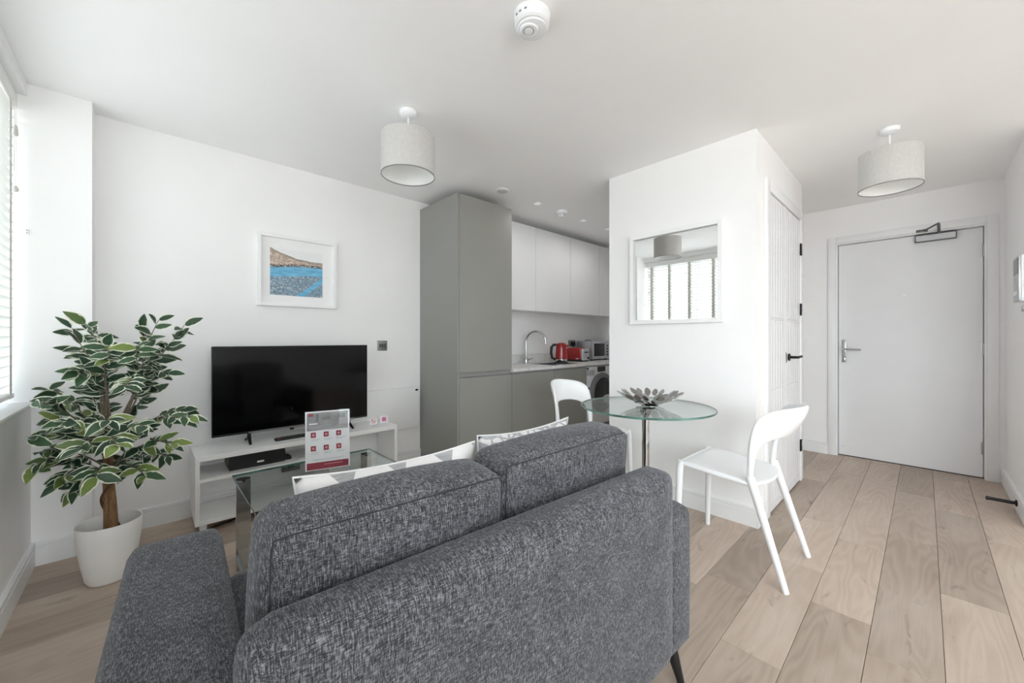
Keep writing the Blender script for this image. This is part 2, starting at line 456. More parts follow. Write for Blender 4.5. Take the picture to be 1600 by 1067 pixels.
# ------------------------------------------------------------------ geometry helpers
class MB:
    def __init__(self):
        self.v, self.f, self.mi = [], [], []

    def add(self, verts, faces, mi=0):
        o = len(self.v)
        self.v += [tuple(p) for p in verts]
        self.f += [tuple(i + o for i in fc) for fc in faces]
        self.mi += [mi] * len(faces)
        return self

    def box(self, a, b, mi=0):
        x0, y0, z0 = [min(p, q) for p, q in zip(a, b)]
        x1, y1, z1 = [max(p, q) for p, q in zip(a, b)]
        v = [(x0, y0, z0), (x1, y0, z0), (x1, y1, z0), (x0, y1, z0), (x0, y0, z1), (x1, y0, z1), (x1, y1, z1), (x0, y1, z1)]
        return self.add(v, [(3, 2, 1, 0), (4, 5, 6, 7), (0, 1, 5, 4), (1, 2, 6, 5), (2, 3, 7, 6), (3, 0, 4, 7)], mi)

    def rbox(self, a, b, r=0.004, seg=2, mi=0):
        bm = bmesh.new()
        bmesh.ops.create_cube(bm, size=1.0)
        c = [(p + q) / 2 for p, q in zip(a, b)]; s = [abs(q - p) for p, q in zip(a, b)]
        for v in bm.verts:
            v.co = Vector([c[i] + v.co[i] * s[i] for i in range(3)])
        bmesh.ops.bevel(bm, geom=bm.edges[:], offset=min(r, min(s) * 0.49), segments=seg, profile=0.5, affect='EDGES')
        return self.bm(bm, mi)

    def bm(self, bm, mi=0, mat=None):
        bm.verts.index_update()
        if mat is not None:
            bmesh.ops.transform(bm, matrix=mat, verts=bm.verts)
        self.add([v.co[:] for v in bm.verts], [[v.index for v in f.verts] for f in bm.faces], mi)
        bm.free()
        return self

    def lathe(self, prof, c=(0, 0, 0), n=32, mi=0, cap=True):
        """prof: (r, z) list from bottom to top, around z through c"""
        v, f = [], []
        for r, z in prof:
            for i in range(n):
                a = 2 * PI * i / n
                v.append((c[0] + r * math.cos(a), c[1] + r * math.sin(a), c[2] + z))
        for j in range(len(prof) - 1):
            for i in range(n):
                k = (i + 1) % n
                f.append((j * n + i, j * n + k, (j + 1) * n + k, (j + 1) * n + i))
        if cap:
            if prof[0][0] > 1e-6:
                f.append(tuple(reversed(range(n))))
            if prof[-1][0] > 1e-6:
                f.append(tuple((len(prof) - 1) * n + i for i in range(n)))
        return self.add(v, f, mi)

    def tube(self, pts, r, n=10, mi=0, caps=True, squash=None):
        """sweep a circle along points; r a number or a list"""
        pts = [Vector(p) for p in pts]
        rr = r if isinstance(r, (list, tuple)) else [r] * len(pts)
        v, f = [], []
        up = None
        for i, p in enumerate(pts):
            d = (pts[min(i + 1, len(pts) - 1)] - pts[max(i - 1, 0)]).normalized()
            if up is None:
                up = Vector((0, 0, 1)) if abs(d.z) < 0.9 else Vector((0, 1, 0))
            s = d.cross(up).normalized(); up2 = s.cross(d).normalized(); up = up2
            for k in range(n):
                a = 2 * PI * k / n
                v.append(p + s * (rr[i] * math.cos(a)) + up2 * (rr[i] * math.sin(a)))
        for j in range(len(pts) - 1):
            for k in range(n):
                q = (k + 1) % n
                f.append((j * n + k, j * n + q, (j + 1) * n + q, (j + 1) * n + k))
        if caps:
            f.append(tuple(reversed(range(n)))); f.append(tuple((len(pts) - 1) * n + k for k in range(n)))
        return self.add(v, f, mi)

    def prism(self, poly, axis, a, b, mi=0):
        """extrude a 2D polygon along axis ('x','y','z') from a to b"""
        def P(p, t):
            if axis == 'x': return (t, p[0], p[1])
            if axis == 'y': return (p[0], t, p[1])
            return (p[0], p[1], t)
        n = len(poly)
        v = [P(p, a) for p in poly] + [P(p, b) for p in poly]
        f = [tuple(range(n)), tuple(reversed(range(n, 2 * n)))]
        f += [(i, n + i, n + (i + 1) % n, (i + 1) % n) for i in range(n)]
        return self.add(v, f, mi)

    def grid(self, fn, nu, nv, mi=0):
        v = [fn(i / nu, j / nv) for j in range(nv + 1) for i in range(nu + 1)]
        f = [(j * (nu + 1) + i, j * (nu + 1) + i + 1, (j + 1) * (nu + 1) + i + 1, (j + 1) * (nu + 1) + i) for j in range(nv) for i in range(nu)]
        return self.add(v, f, mi)

    def puff(self, c, s, r=0.03, bulge=(0, 0, 0), n=14, mi=0):
        """soft box: rounded and pushed out by bulge on each axis"""
        bm = bmesh.new()
        bmesh.ops.create_cube(bm, size=2.0)
        bmesh.ops.subdivide_edges(bm, edges=bm.edges[:], cuts=n, use_grid_fill=True)
        hs = [q / 2 for q in s]
        for v in bm.verts:
            p = MB.puffmap(v.co, hs, r, bulge)
            v.co = Vector(c) + p
        return self.bm(bm, mi)

    @staticmethod
    def puffmap(q, hs, r, bulge):
        p = Vector([q[i] * hs[i] for i in range(3)])
        core = Vector([max(-(hs[i] - r), min(hs[i] - r, p[i])) for i in range(3)])
        d = p - core
        if d.length > r:
            p = core + d.normalized() * r
        for ax in range(3):
            o = [k for k in range(3) if k != ax]
            p[ax] += q[ax] * bulge[ax] * (1 - q[o[0]] ** 2) * (1 - q[o[1]] ** 2)
        return p

    def move(self, d):
        self.v = [(p[0] + d[0], p[1] + d[1], p[2] + d[2]) for p in self.v]
        return self

    def xf(self, m):
        self.v = [tuple(m @ Vector(p)) for p in self.v]
        return self

    def mesh(self, name, mats, smooth=None):
        me = bpy.data.meshes.new(name)
        me.from_pydata(self.v, [], self.f)
        bm = bmesh.new(); bm.from_mesh(me)
        bmesh.ops.recalc_face_normals(bm, faces=bm.faces[:])
        bm.to_mesh(me); bm.free()
        for m in (mats if isinstance(mats, (list, tuple)) else [mats]):
            me.materials.append(m)
        if any(self.mi) and len(me.polygons) == len(self.mi):
            me.polygons.foreach_set('material_index', self.mi)
        if smooth is not None:
            me.polygons.foreach_set('use_smooth', [True] * len(me.polygons))
            me.set_sharp_from_angle(angle=math.radians(smooth))
        me.update()
        return me

    def build(self, name, mats, parent=None, smooth=35, world=False):
        """world=True: vertices are in room coordinates, re-based on the parent thing's place"""
        if world and parent is not None:
            root = parent if parent.parent is None else parent.parent
            self.move((-root.location.x, -root.location.y, -root.location.z))
        o = bpy.data.objects.new(name, self.mesh(name, mats, smooth))
        COL.objects.link(o)
        if parent is not None:
            o.parent = parent
        return o


def thing(name, label, cat, loc=(0, 0, 0), rotz=0.0, group=None):
    o = bpy.data.objects.new(name, None)
    o.empty_display_size = 0.05
    COL.objects.link(o)
    o.location = loc; o.rotation_euler = (0, 0, rotz)
    o['label'] = label; o['category'] = cat
    if group: o['group'] = group
    return o


def struct(o):
    o['kind'] = 'structure'
    return o


def sempty(name, loc=(0, 0, 0)):
    o = bpy.data.objects.new(name, None); o.empty_display_size = 0.05
    COL.objects.link(o); o.location = loc; o['kind'] = 'structure'
    return o


def tag(o, label, cat, group=None):
    o['label'] = label; o['category'] = cat
    if group: o['group'] = group
    return o


def dup(root, loc, rotz, label, group=None):
    r = root.copy(); COL.objects.link(r); r.location = loc; r.rotation_euler = (0, 0, rotz); r['label'] = label
    if group: r['group'] = group
    for ch in list(root.children):
        c = ch.copy(); COL.objects.link(c); c.parent = r
        for g in ch.children:
            d = g.copy(); COL.objects.link(d); d.parent = c
    return r


def img(u, v, t):
    """room point seen at photo pixel (u, v) at depth t"""
    p = FW * t + RT * ((u - 800) / F_PX * t)
    return Vector((p.x, p.y, H_CAM + (HORIZON - v) / F_PX * t))


# ------------------------------------------------------------------ room shell
XW, YS, XE = -0.42, -0.43, 4.89          # window wall, hall wall, entry-door wall
XH, YR = 3.82, -3.20                     # the studio goes on behind the camera up to these
YB = 3.21                                # TV wall
PIER_Y, PIER_X = 3.05, -0.213
T = 0.12

floor = struct(MB().box((XW - 0.1, YR - 0.1, -0.08), (XE + 0.25, YB + 0.1, -0.012)).build('floor', M['gap']))
ceil = struct(MB().box((XW - 0.4, YR - 0.1, CEIL), (XE + 0.25, YB + 0.1, CEIL + 0.1)).build('ceiling', M['ceiling']))

# window opening in the left wall
WY0, WY1, WZ0, WZ1 = 0.85, PIER_Y - 0.0, 0.80, 2.338
w = MB()
w.box((XW - 0.36, YR - 0.1, -0.05), (XW, PIER_Y, WZ0))
w.box((XW - 0.36, YR - 0.1, WZ1), (XW - 0.012, PIER_Y, CEIL))
w.box((XW - 0.36, -0.60, WZ0), (XW, WY0, WZ1))
w.box((XW - 0.36, YR - 0.1, WZ0), (XW, -2.70, WZ1))
struct(w.build('wall_left', M['wall']))
struct(MB().box((XW - 0.36, PIER_Y, -0.05), (PIER_X, YB + 0.1, CEIL)).build('wall_corner', M['wall']))
struct(MB().box((PIER_X, YB, -0.05), (XE + 0.2, YB + T, CEIL)).build('wall_back', M['wall']))
struct(MB().box((XH, YR, -0.05), (XE + 0.2, YS, CEIL)).build('wall_front', M['wall']))
VX_0, VX_1, VZ_0, VZ_1 = -0.38, 0.72, 0.06, 2.338     # added unseen glazed opening that brightens the room from behind
w = MB()
w.box((XW, YR - 0.25, -0.05), (XH + 0.2, YR, VZ_0)); w.box((XW, YR - 0.25, VZ_1), (XH + 0.2, YR, CEIL))
w.box((XW, YR - 0.25, VZ_0), (VX_0, YR, VZ_1)); w.box((VX_1, YR - 0.25, VZ_0), (XH + 0.2, YR, VZ_1))
struct(w.build('wall_rear', M['wall']))
# block that carries the mirror
BX0, BX1, BY0, BY1 = 2.67, 3.95, 0.695, 1.712
struct(MB().box((BX0, BY0, -0.05), (BX1, BY1, CEIL)).build('wall_center', M['wall']))
# kitchen end wall and passage end
struct(MB().box((4.57, BY1, -0.05), (XE, YB, CEIL)).build('wall_kitchen', M['wall']))
struct(MB().box((BX1, BY1 - 0.06, -0.05), (XE, BY1, CEIL)).build('wall_passage', M['wall']))
# entry wall with door opening
DY0, DY1, DZ = -0.330, 0.580, 2.045
w = MB()
w.box((XE, YS, -0.05), (XE + 0.2, DY0 - 0.03, CEIL))
w.box((XE, DY1 + 0.03, -0.05), (XE + 0.2, BY1, CEIL))
w.box((XE, DY0 - 0.03, DZ + 0.03), (XE + 0.2, DY1 + 0.03, CEIL))
w.box((XE + 0.12, DY0 - 0.03, -0.05), (XE + 0.2, DY1 + 0.03, DZ + 0.03))
struct(w.build('wall_right', M['wall']))

# ---- floor boards, every one a board of its own
PW = 0.1925
y = 0.337
rows = []
while y > YR:
    y -= PW
while y < YB:
    rows.append(y); y += PW
known = {-0.4330: [-0.42, 0.9, 2.15, 3.45, 5.0], -0.2405: [-0.42, 0.55, 1.3, 2.58, 3.82, 4.70, 5.0], -0.0480: [-0.42, 0.35, 1.9, 3.13, 4.08, 5.0],
         0.1445: [-0.42, 0.8, 2.09, 2.86, 3.62, 5.0], 0.3370: [-0.42, 0.2, 1.58, 2.38, 3.05, 4.3, 5.0], 0.5295: [-0.42, 1.1, 1.97, 3.05, 3.9, 5.0]}
for ry in rows:
    js = None
    for k_, v_ in known.items():
        if abs(k_ - ry) < 0.02:
            js = v_
    if js is None:
        js = [-0.42]
        x = -0.42 + random.uniform(0.35, 1.3)
        while x < 4.75:
            js.append(x); x += random.choice((0.7, 0.95, 1.25, 1.5)) + random.uniform(-0.06, 0.06)
        js.append(5.0)
    for a, b in zip(js[:-1], js[1:]):
        b = min(b, XE + 0.12)
        if ry + PW < YS + 0.02:
            b = min(b, XH)
        y0, y1 = max(ry, YR), min(ry + PW, YB)
        if b - a < 0.05:
            continue
        if y1 - y0 < 0.01:
            continue
        cx, cy = (a + b) / 2, (y0 + y1) / 2
        g = 0.0007
        p = MB().rbox((a + g - cx, y0 + g - cy, -0.011), (b - g - cx, y1 - g - cy, 0.0), 0.0012, 1)
        o = p.build('plank', M['wood'], floor, smooth=None)
        o.location = (cx, cy, 0)


# ---- skirting boards with a scored top line
def skirt(name, p0, p1, n, h=0.118, t=0.016):
    """from p0 to p1 on the floor, n = outward (room side) normal"""
    d = Vector((p1[0] - p0[0], p1[1] - p0[1], 0)); L = d.length; d.normalize()
    nn = Vector((n[0], n[1], 0))
    prof = [(0, 0), (t, 0), (t, h - 0.030), (t - 0.003, h - 0.027), (t - 0.003, h - 0.024), (t, h - 0.021), (t, h - 0.004), (t - 0.004, h), (0, h)]
    m = MB()
    v = []
    for s in (0, L):
        for a, z in prof:
            q = Vector((p0[0], p0[1], 0)) + d * s + nn * a
            v.append((q.x, q.y, z))
    k = len(prof)
    f = [tuple(range(k)), tuple(reversed(range(k, 2 * k)))] + [(i, k + i, k + (i + 1) % k, (i + 1) % k) for i in range(k)]
    m.add(v, f)
    return struct(m.build(name, M['trim'], smooth=None))


skirt('baseboard_left', (XW, YR), (XW, PIER_Y), (1, 0))
skirt('baseboard_corner', (XW + 0.016, PIER_Y), (PIER_X + 0.0, PIER_Y), (0, -1))
skirt('baseboard_back', (PIER_X, YB), (1.846, YB), (0, -1))
skirt('baseboard_center', (BX0, BY0 - 0.016), (BX0, BY1), (-1, 0))
skirt('baseboard_cupboard', (BX0, BY0), (2.832, BY0), (0, -1))
skirt('baseboard_passage', (BX1, BY0), (BX1, BY1 - 0.06), (1, 0))
skirt('baseboard_right', (XE, 0.650), (XE, BY1 - 0.06), (-1, 0))
skirt('baseboard_front', (XH, YS), (XE, YS), (0, 1))

# ---- window: frame, panes, sill
WX = XW - 0.245
def window(name, org, rotz, W, z0, z1, n, reveal, glass='glass_pane'):
    """window of width W along local x, room on local -y"""
    win = sempty(name, org)
    win.rotation_euler = (0, 0, rotz)
    fr = MB(); h = z1 - z0; f = 0.07
    fr.box((0, -0.035, 0), (W, 0.035, f)); fr.box((0, -0.035, h - f), (W, 0.035, h))
    e = [i * (W - f) / n for i in range(n + 1)]
    for x in e:
        fr.box((x, -0.034, f), (x + f, 0.034, h - f))
    fr.build('window_frame', M['upvc'], win, smooth=None)
    for a, b in zip(e[:-1], e[1:]):
        MB().box((a + f, -0.004, f), (b, 0.004, h - f)).build('pane', M[glass], win, smooth=None)
    MB().rbox((0, -reveal - 0.012, 0.0), (W, -0.035, 0.022), 0.006, 2).build('window_sill', M['trim'], win)


window('window_1', (WX, WY0, WZ0), PI / 2, WY1 - WY0, WZ0, WZ1, 3, 0.245, 'glass_dimmed')
window('added_window_3', (WX, -2.7, WZ0), PI / 2, 2.1, WZ0, WZ1, 2, 0.245)  # unseen window added on the left wall to light the far end
window('added_window_2', (VX_1, YR - 0.18, VZ_0), PI, VX_1 - VX_0, VZ_0, VZ_1, 2, 0.18)  # unseen glazing added behind the camera as fill for the room

# ------------------------------------------------------------------ venetian blind
BXc = -0.492
bl = thing('venetian_blind', 'white wide-slat venetian blind with cloth tapes hanging in the window recess', 'blind', (BXc, 1.63, 0.84))
MB().rbox((BXc - 0.028, WY0 + 0.01, 2.278), (BXc + 0.012, WY1 - 0.012, 2.328), 0.003).build('head_rail', M['blind'], bl, world=True)
MB().rbox((BXc + 0.016, WY0 + 0.008, 2.258), (BXc + 0.030, WY1 - 0.010, 2.334), 0.005, 2).build('valance', M['blind'], bl, world=True)
tilt = math.radians(30)
ca, sa = math.cos(tilt), math.sin(tilt)
sl = MB()
hw = 0.0245
prof = [(-hw, 0.0), (-hw * 0.5, 0.0012), (0, 0.0016), (hw * 0.5, 0.0012), (hw, 0.0), (hw, -0.0022), (0, -0.0008), (-hw, -0.0022)]
sl.prism([(p[0] * ca - p[1] * sa, p[0] * sa + p[1] * ca) for p in prof], 'y', WY0 + 0.014 - 1.63, WY1 - 0.022 - 1.63)
sl_me = sl.mesh('slat', M['blind'], 40)
zz = 0.905
while zz < 2.25:
    o = bpy.data.objects.new('slat', sl_me); COL.objects.link(o); o.parent = bl
    o.location = (0, 0, zz - 0.84)
    zz += 0.046
MB().rbox((BXc - 0.024, WY0 + 0.014, 0.850), (BXc + 0.024, WY1 - 0.022, 0.872), 0.004).build('bottom_rail', M['blind'], bl, world=True)
for ty in (0.98, 1.33, 1.70, 2.03, 2.36, 2.66, 2.94):
    t_ = MB()
    t_.box((BXc + 0.0262, ty - 0.019, 0.852), (BXc + 0.0272, ty + 0.019, 2.29))
    t_.box((BXc - 0.0272, ty - 0.019, 0.852), (BXc - 0.0262, ty + 0.019, 2.29))
    t_.build('tape', M['tape'], bl, smooth=None, world=True)
for cy_, zb in ((2.985, 1.865), (2.955, 1.93)):
    MB().tube([(BXc + 0.034, cy_, 2.27), (BXc + 0.036, cy_ + 0.003, 2.15), (BXc + 0.034, cy_, zb)], 0.0012, 6).build('cord', M['blind'], bl, world=True)
MB().lathe([(0.002, 0.0), (0.009, 0.004), (0.010, 0.014), (0.005, 0.028), (0.002, 0.03)], (BXc + 0.034, 2.985, 1.838), 14).build('cord_pull', M['tape'], bl, world=True)
MB().lathe([(0.005, 0.0), (0.009, 0.004), (0.006, 0.045), (0.003, 0.05)], (BXc + 0.036, 2.975, 2.105), 14).build('cord_joiner', M['tape'], bl, world=True)
sp = thing('cord_cleat', 'tiny white cord cleat with two dark holes on the wall beside the blind', 'cleat', (-0.432, PIER_Y, 1.665))
MB().rbox((-0.006, -0.005, -0.014), (0.006, 0, 0.014), 0.002).build('plate', M['white_plastic'], sp)
for dz in (-0.006, 0.006):
    MB().lathe([(0.0022, 0), (0.0022, 0.001)], (0, 0, 0), 10).xf(Matrix.Translation((0, -0.005, dz)) @ Matrix.Rotation(PI / 2, 4, 'X')).build('hole', M['black'], sp)

# ------------------------------------------------------------------ entry door
dr = sempty('door_1', (XE + 0.05, (DY0 + DY1) / 2, 0))
DXF = XE + 0.048
MB().rbox((DXF, DY0 + 0.004, 0.008), (DXF + 0.045, DY1 - 0.004, DZ - 0.004), 0.0015, 1).build('door_leaf', M['door_white'], dr, world=True)
fr = MB()
for (a, b) in ((DY1, DY1 + 0.03), (DY0 - 0.03, DY0)):
    fr.box((XE - 0.001, a, 0), (XE + 0.12, b, DZ + 0.03))
fr.box((XE - 0.001, DY0, DZ), (XE + 0.12, DY1, DZ + 0.03))
fr.build('door_lining', M['trim'], dr, smooth=None, world=True)
for nm, a, b in (('architrave', (XE - 0.018, DY1 + 0.012, 0), (XE, DY1 + 0.072, DZ + 0.072)), ('architrave', (XE - 0.018, DY0 - 0.072, 0), (XE, DY0 - 0.012, DZ + 0.072)), ('architrave', (XE - 0.018, DY0 - 0.012, DZ + 0.012), (XE, DY1 + 0.012, DZ + 0.072))):
    MB().rbox(a, b, 0.004, 2).build(nm, M['trim'], dr, world=True)
MB().box((DXF + 0.003, DY0, 0.0), (DXF + 0.05, DY1, 0.008)).build('threshold_gap_shade', M['shadow_gap'], dr, smooth=None, world=True)  # dark strip standing in for the shade under the door leaf
for hz in (0.245, 1.047, 1.85):
    h = MB().lathe([(0.0065, -0.05), (0.0065, 0.05)], (DXF - 0.004, DY0 + 0.002, hz), 12)
    h.box((DXF - 0.0015, DY0 + 0.004, hz - 0.05), (DXF - 0.0002, DY0 + 0.016, hz + 0.05))
    h.build('hinge', M['steel'], dr, world=True)
hp = MB().rbox((DXF - 0.009, 0.520, 0.905), (DXF, 0.552, 1.125), 0.008, 3).build('handle_plate', M['chrome'], dr, world=True)
MB().tube([(DXF - 0.005, 0.536, 1.035), (DXF - 0.05, 0.536, 1.035), (DXF - 0.055, 0.528, 1.035), (DXF - 0.055, 0.41, 1.032)], [0.010, 0.010, 0.010, 0.009], 12).build('lever', M['chrome'], hp, world=True)
MB().rbox((DXF - 0.016, 0.526, 0.915), (DXF - 0.008, 0.546, 0.955), 0.004).build('key_cylinder', M['steel'], hp, world=True)
MB().lathe([(0.011, 0), (0.011, 0.004), (0.006, 0.006)], (0, 0, 0), 16).xf(Matrix.Translation((DXF, 0.124, 1.519)) @ Matrix.Rotation(-PI / 2, 4, 'Y')).build('spy_hole', M['bulb'], dr, world=True)
MB().lathe([(0.004, 0), (0.004, 0.002)], (0, 0, 0), 10).xf(Matrix.Translation((DXF, 0.545, 0.092)) @ Matrix.Rotation(-PI / 2, 4, 'Y')).build('screw_head', M['steel'], dr, world=True)
# overhead closer
cl = MB().rbox((DXF - 0.034, -0.185, 1.975), (DXF, 0.058, 2.035), 0.004, 2).build('closer_body', M['closer_dark'], dr, world=True)
MB().rbox((DXF - 0.037, -0.180, 1.980), (DXF - 0.030, 0.053, 2.030), 0.002, 1).build('closer_cover', M['closer'], cl, world=True)
MB().tube([(DXF - 0.02, -0.085, 2.035), (DXF - 0.02, -0.085, 2.052)], 0.011, 12).build('closer_spindle', M['steel'], cl, world=True)
MB().tube([(DXF - 0.02, -0.085, 2.048), (DXF - 0.27, -0.078, 2.062)], 0.010, 8).build('closer_arm', M['closer_dark'], cl, world=True)
MB().tube([(DXF - 0.27, -0.078, 2.070), (DXF - 0.072, 0.000, 2.064)], 0.007, 8).build('closer_link', M['closer_dark'], cl, world=True)
MB().rbox((DXF - 0.078, -0.020, 2.052), (DXF - 0.066, 0.050, 2.074), 0.002).build('closer_shoe', M['closer_dark'], cl, world=True)

# ------------------------------------------------------------------ cupboard with two boarded doors on the side of the block
cd = sempty('door_2', (3.35, BY0, 0))
CX0, CXM, CX1, CZ = 2.905, 3.335, 3.795, 2.075
yf = BY0
MB().box((CX0 - 0.003, yf - 0.0005, 0.0), (CX1 + 0.003, yf - 0.003, CZ + 0.003)).build('gap_shade_backing', M['shadow_gap'], cd, smooth=None, world=True)  # dark sheet standing in for the shade between the cupboard leaves
for a, b in (((CX0 - 0.075, yf - 0.022, 0), (CX0 - 0.004, yf, CZ + 0.08)), ((CX1 + 0.004, yf - 0.022, 0), (CX1 + 0.075, yf, CZ + 0.08)), ((CX0 - 0.004, yf - 0.022, CZ + 0.006), (CX1 + 0.004, yf, CZ + 0.08))):
    MB().rbox(a, b, 0.004, 2).build('architrave', M['trim'], cd, world=True)
for k_, (a, b) in enumerate(((CX0, CXM - 0.0025), (CXM + 0.0025, CX1))):
    leaf = MB().rbox((a, yf - 0.010, 0.010), (b, yf - 0.003, CZ), 0.001, 1).build('door_leaf', M['door_white'], cd, world=True)
    st = 0.045
    for q in ((a, a + st, 0.010, CZ), (b - st, b, 0.010, CZ)):
        MB().rbox((q[0], yf - 0.0140, q[2]), (q[1], yf - 0.009, q[3]), 0.002, 1).build('stile', M['door_white'], leaf, world=True)
    for z0_, z1_ in ((0.010, 0.055), (1.262, 1.275)):
        MB().rbox((a + st, yf - 0.0138, z0_), (b - st, yf - 0.009, z1_), 0.002, 1).build('rail', M['door_white'], leaf, world=True)
    nb = 5
    bw = (b - a - 2 * st) / nb
    for i in range(nb):
        for z0_, z1_ in ((0.057, 0.802), (0.806, 1.260), (1.277, CZ - 0.002)):
            MB().rbox((a + st + i * bw + 0.0015, yf - 0.0135, z0_), (a + st + (i + 1) * bw - 0.0015, yf - 0.009, z1_), 0.003, 1).build('board', M['door_white'], leaf, world=True)
for hz in (0.286, 1.367, 1.845):
    MB().rbox((CX1 - 0.012, yf - 0.026, hz - 0.048), (CX1 + 0.022, yf - 0.0155, hz + 0.048), 0.003, 1).build('hinge', M['black_metal'], cd, world=True)
hx = CXM + 0.075
MB().lathe([(0.026, 0), (0.026, 0.009), (0.012, 0.011)], (0, 0, 0), 20).xf(Matrix.Translation((hx, yf - 0.0155, 1.0)) @ Matrix.Rotation(PI / 2, 4, 'X')).build('handle_rose', M['black_metal'], cd, world=True)
MB().tube([(hx, yf - 0.02, 1.0), (hx, yf - 0.062, 1.0), (hx + 0.012, yf - 0.070, 1.0), (hx + 0.125, yf - 0.070, 1.003)], 0.0095, 12).build('handle_lever', M['black_metal'], cd, world=True)
MB().rbox((CXM + 0.0035, yf - 0.0175, 0.965), (CXM + 0.018, yf - 0.0155, 1.035), 0.001, 1).build('latch_plate', M['black_metal'], cd, world=True)

# ------------------------------------------------------------------ tall grey unit, base units, worktop, wall units
KX, KY = 1.846, 2.613
tall = thing('tall_cabinet', 'tall matt grey kitchen larder unit beside the television wall', 'cabinet', (2.152, 2.9, 0))
MB().rbox((KX, KY, 0.0), (KX + 0.018, YB - 0.002, 2.33), 0.001, 1).build('side_panel', M['grey_cab'], tall, world=True)
MB().box((KX + 0.018, KY + 0.024, 0.10), (2.456, YB - 0.002, 2.33)).build('carcass', M['grey_cab'], tall, smooth=None, world=True)
MB().rbox((KX + 0.021, KY, 0.851), (2.457, KY + 0.020, 2.33), 0.0015, 1).build('door', M['grey_cab'], tall, world=True)
MB().rbox((KX + 0.021, KY, 0.102), (2.457, KY + 0.020, 0.806), 0.0015, 1).build('door', M['grey_cab'], tall, world=True)
ch = MB()
ch.box((KX + 0.018, KY + 0.022, 0.806), (2.458, KY + 0.026, 0.851))
ch.box((KX + 0.018, KY + 0.003, 0.818), (2.458, KY + 0.024, 0.826))
ch.build('grip_channel', M['grey_cab_dark'], tall, smooth=None, world=True)
MB().box((KX + 0.018, KY + 0.05, 0.0), (2.456, KY + 0.065, 0.10)).build('plinth', M['grey_cab'], tall, smooth=None, world=True)

for i, (a, b, lab) in enumerate(((2.459, 3.062, 'grey base unit next to the tall larder, under the tap'), (3.064, 3.618, 'grey base unit between the sink unit and the washing machine'))):
    c = thing('base_cabinet', lab, 'cabinet', ((a + b) / 2, 2.9, 0), group='grey base units')
    MB().box((a, KY + 0.024, 0.10), (b, YB - 0.002, 0.825 if i == 0 else 0.695)).build('carcass', M['grey_cab'], c, smooth=None, world=True)
    MB().rbox((a + 0.0015, KY, 0.102), (b - 0.0015, KY + 0.020, 0.806), 0.0015, 1).build('door', M['grey_cab'], c, world=True)
    MB().box((a, KY + 0.012, 0.808), (b, KY + 0.024, 0.826)).build('grip_channel', M['grey_cab_dark'], c, smooth=None, world=True)
    MB().box((a, KY + 0.05, 0.0), (b, KY + 0.065, 0.10)).build('plinth', M['grey_cab'], c, smooth=None, world=True)

# worktop with a cut-out for the sink, and its upstand
SX0, SX1, SY0, SY1 = 3.14, 3.54, 2.70, 3.00
wt = thing('worktop', 'pale marbled stone worktop with low upstand over the grey base units', 'worktop', (3.5, 2.9, 0.827))
m = MB()
for a, b in (((2.459, KY - 0.012, 0.827), (SX0, YB, 0.853)), ((SX1, KY - 0.012, 0.827), (4.568, YB, 0.853)), ((SX0, KY - 0.012, 0.827), (SX1, SY0, 0.853)), ((SX0, SY1, 0.827), (SX1, YB, 0.853))):
    m.box(a, b)
m.build('slab', M['worktop'], wt, smooth=None, world=True)
MB().rbox((2.459, YB - 0.02, 0.853), (4.568, YB, 0.955), 0.002, 1).build('upstand', M['worktop'], wt, world=True)
sk = thing('kitchen_sink', 'steel sink bowl set into the pale stone worktop', 'sink', (3.34, 2.85, 0.70))
m = MB()
m.box((SX0, SY0, 0.70), (SX1, SY1, 0.704)); m.box((SX0, SY0, 0.70), (SX0 + 0.004, SY1, 0.853)); m.box((SX1 - 0.004, SY0, 0.70), (SX1, SY1, 0.853))
m.box((SX0, SY0, 0.70), (SX1, SY0 + 0.004, 0.853)); m.box((SX0, SY1 - 0.004, 0.70), (SX1, SY1, 0.853))
m.build('bowl', M['steel'], sk, smooth=None, world=True)
m = MB()
for a, b in (((SX0 - 0.014, SY0 - 0.014, 0.853), (SX1 + 0.014, SY0 + 0.002, 0.856)), ((SX0 - 0.014, SY1 - 0.002, 0.853), (SX1 + 0.014, SY1 + 0.014, 0.856)), ((SX0 - 0.014, SY0 + 0.002, 0.853), (SX0 + 0.002, SY1 - 0.002, 0.856)), ((SX1 - 0.002, SY0 + 0.002, 0.853), (SX1 + 0.014, SY1 - 0.002, 0.856))):
    m.box(a, b)
m.build('rim', M['steel'], sk, smooth=None, world=True)
MB().lathe([(0.04, 0), (0.04, 0.003), (0.02, 0.004)], (3.34, 2.85, 0.704), 20).build('drain', M['chrome'], sk, world=True)

tp = thing('kitchen_tap', 'tall chrome swan-neck kitchen tap behind the sink', 'tap', (3.135, 3.10, 0.853))
MB().lathe([(0.027, 0), (0.027, 0.006), (0.022, 0.012), (0.021, 0.055), (0.014, 0.075), (0.012, 0.10)], (0, 0, 0), 20).build('tap_body', M['chrome'], tp)
pts = [(0, 0, 0.09), (0, 0, 0.25)]
dx, dy = 0.55, -0.835
R_ = 0.112
for i in range(0, 15):
    a = PI - i * (PI * 1.02) / 14
    pts.append((dx * (R_ + R_ * math.cos(a)), dy * (R_ + R_ * math.cos(a)), 0.25 + R_ * math.sin(a)))
pts.append((dx * 2 * R_, dy * 2 * R_, 0.225))
MB().tube(pts, 0.0115, 14).build('swan_neck', M['chrome'], tp)
MB().tube([(0.012, -0.018, 0.045), (0.03, -0.045, 0.05), (0.042, -0.065, 0.062)], [0.012, 0.008, 0.006], 10).build('tap_lever', M['chrome'], tp)

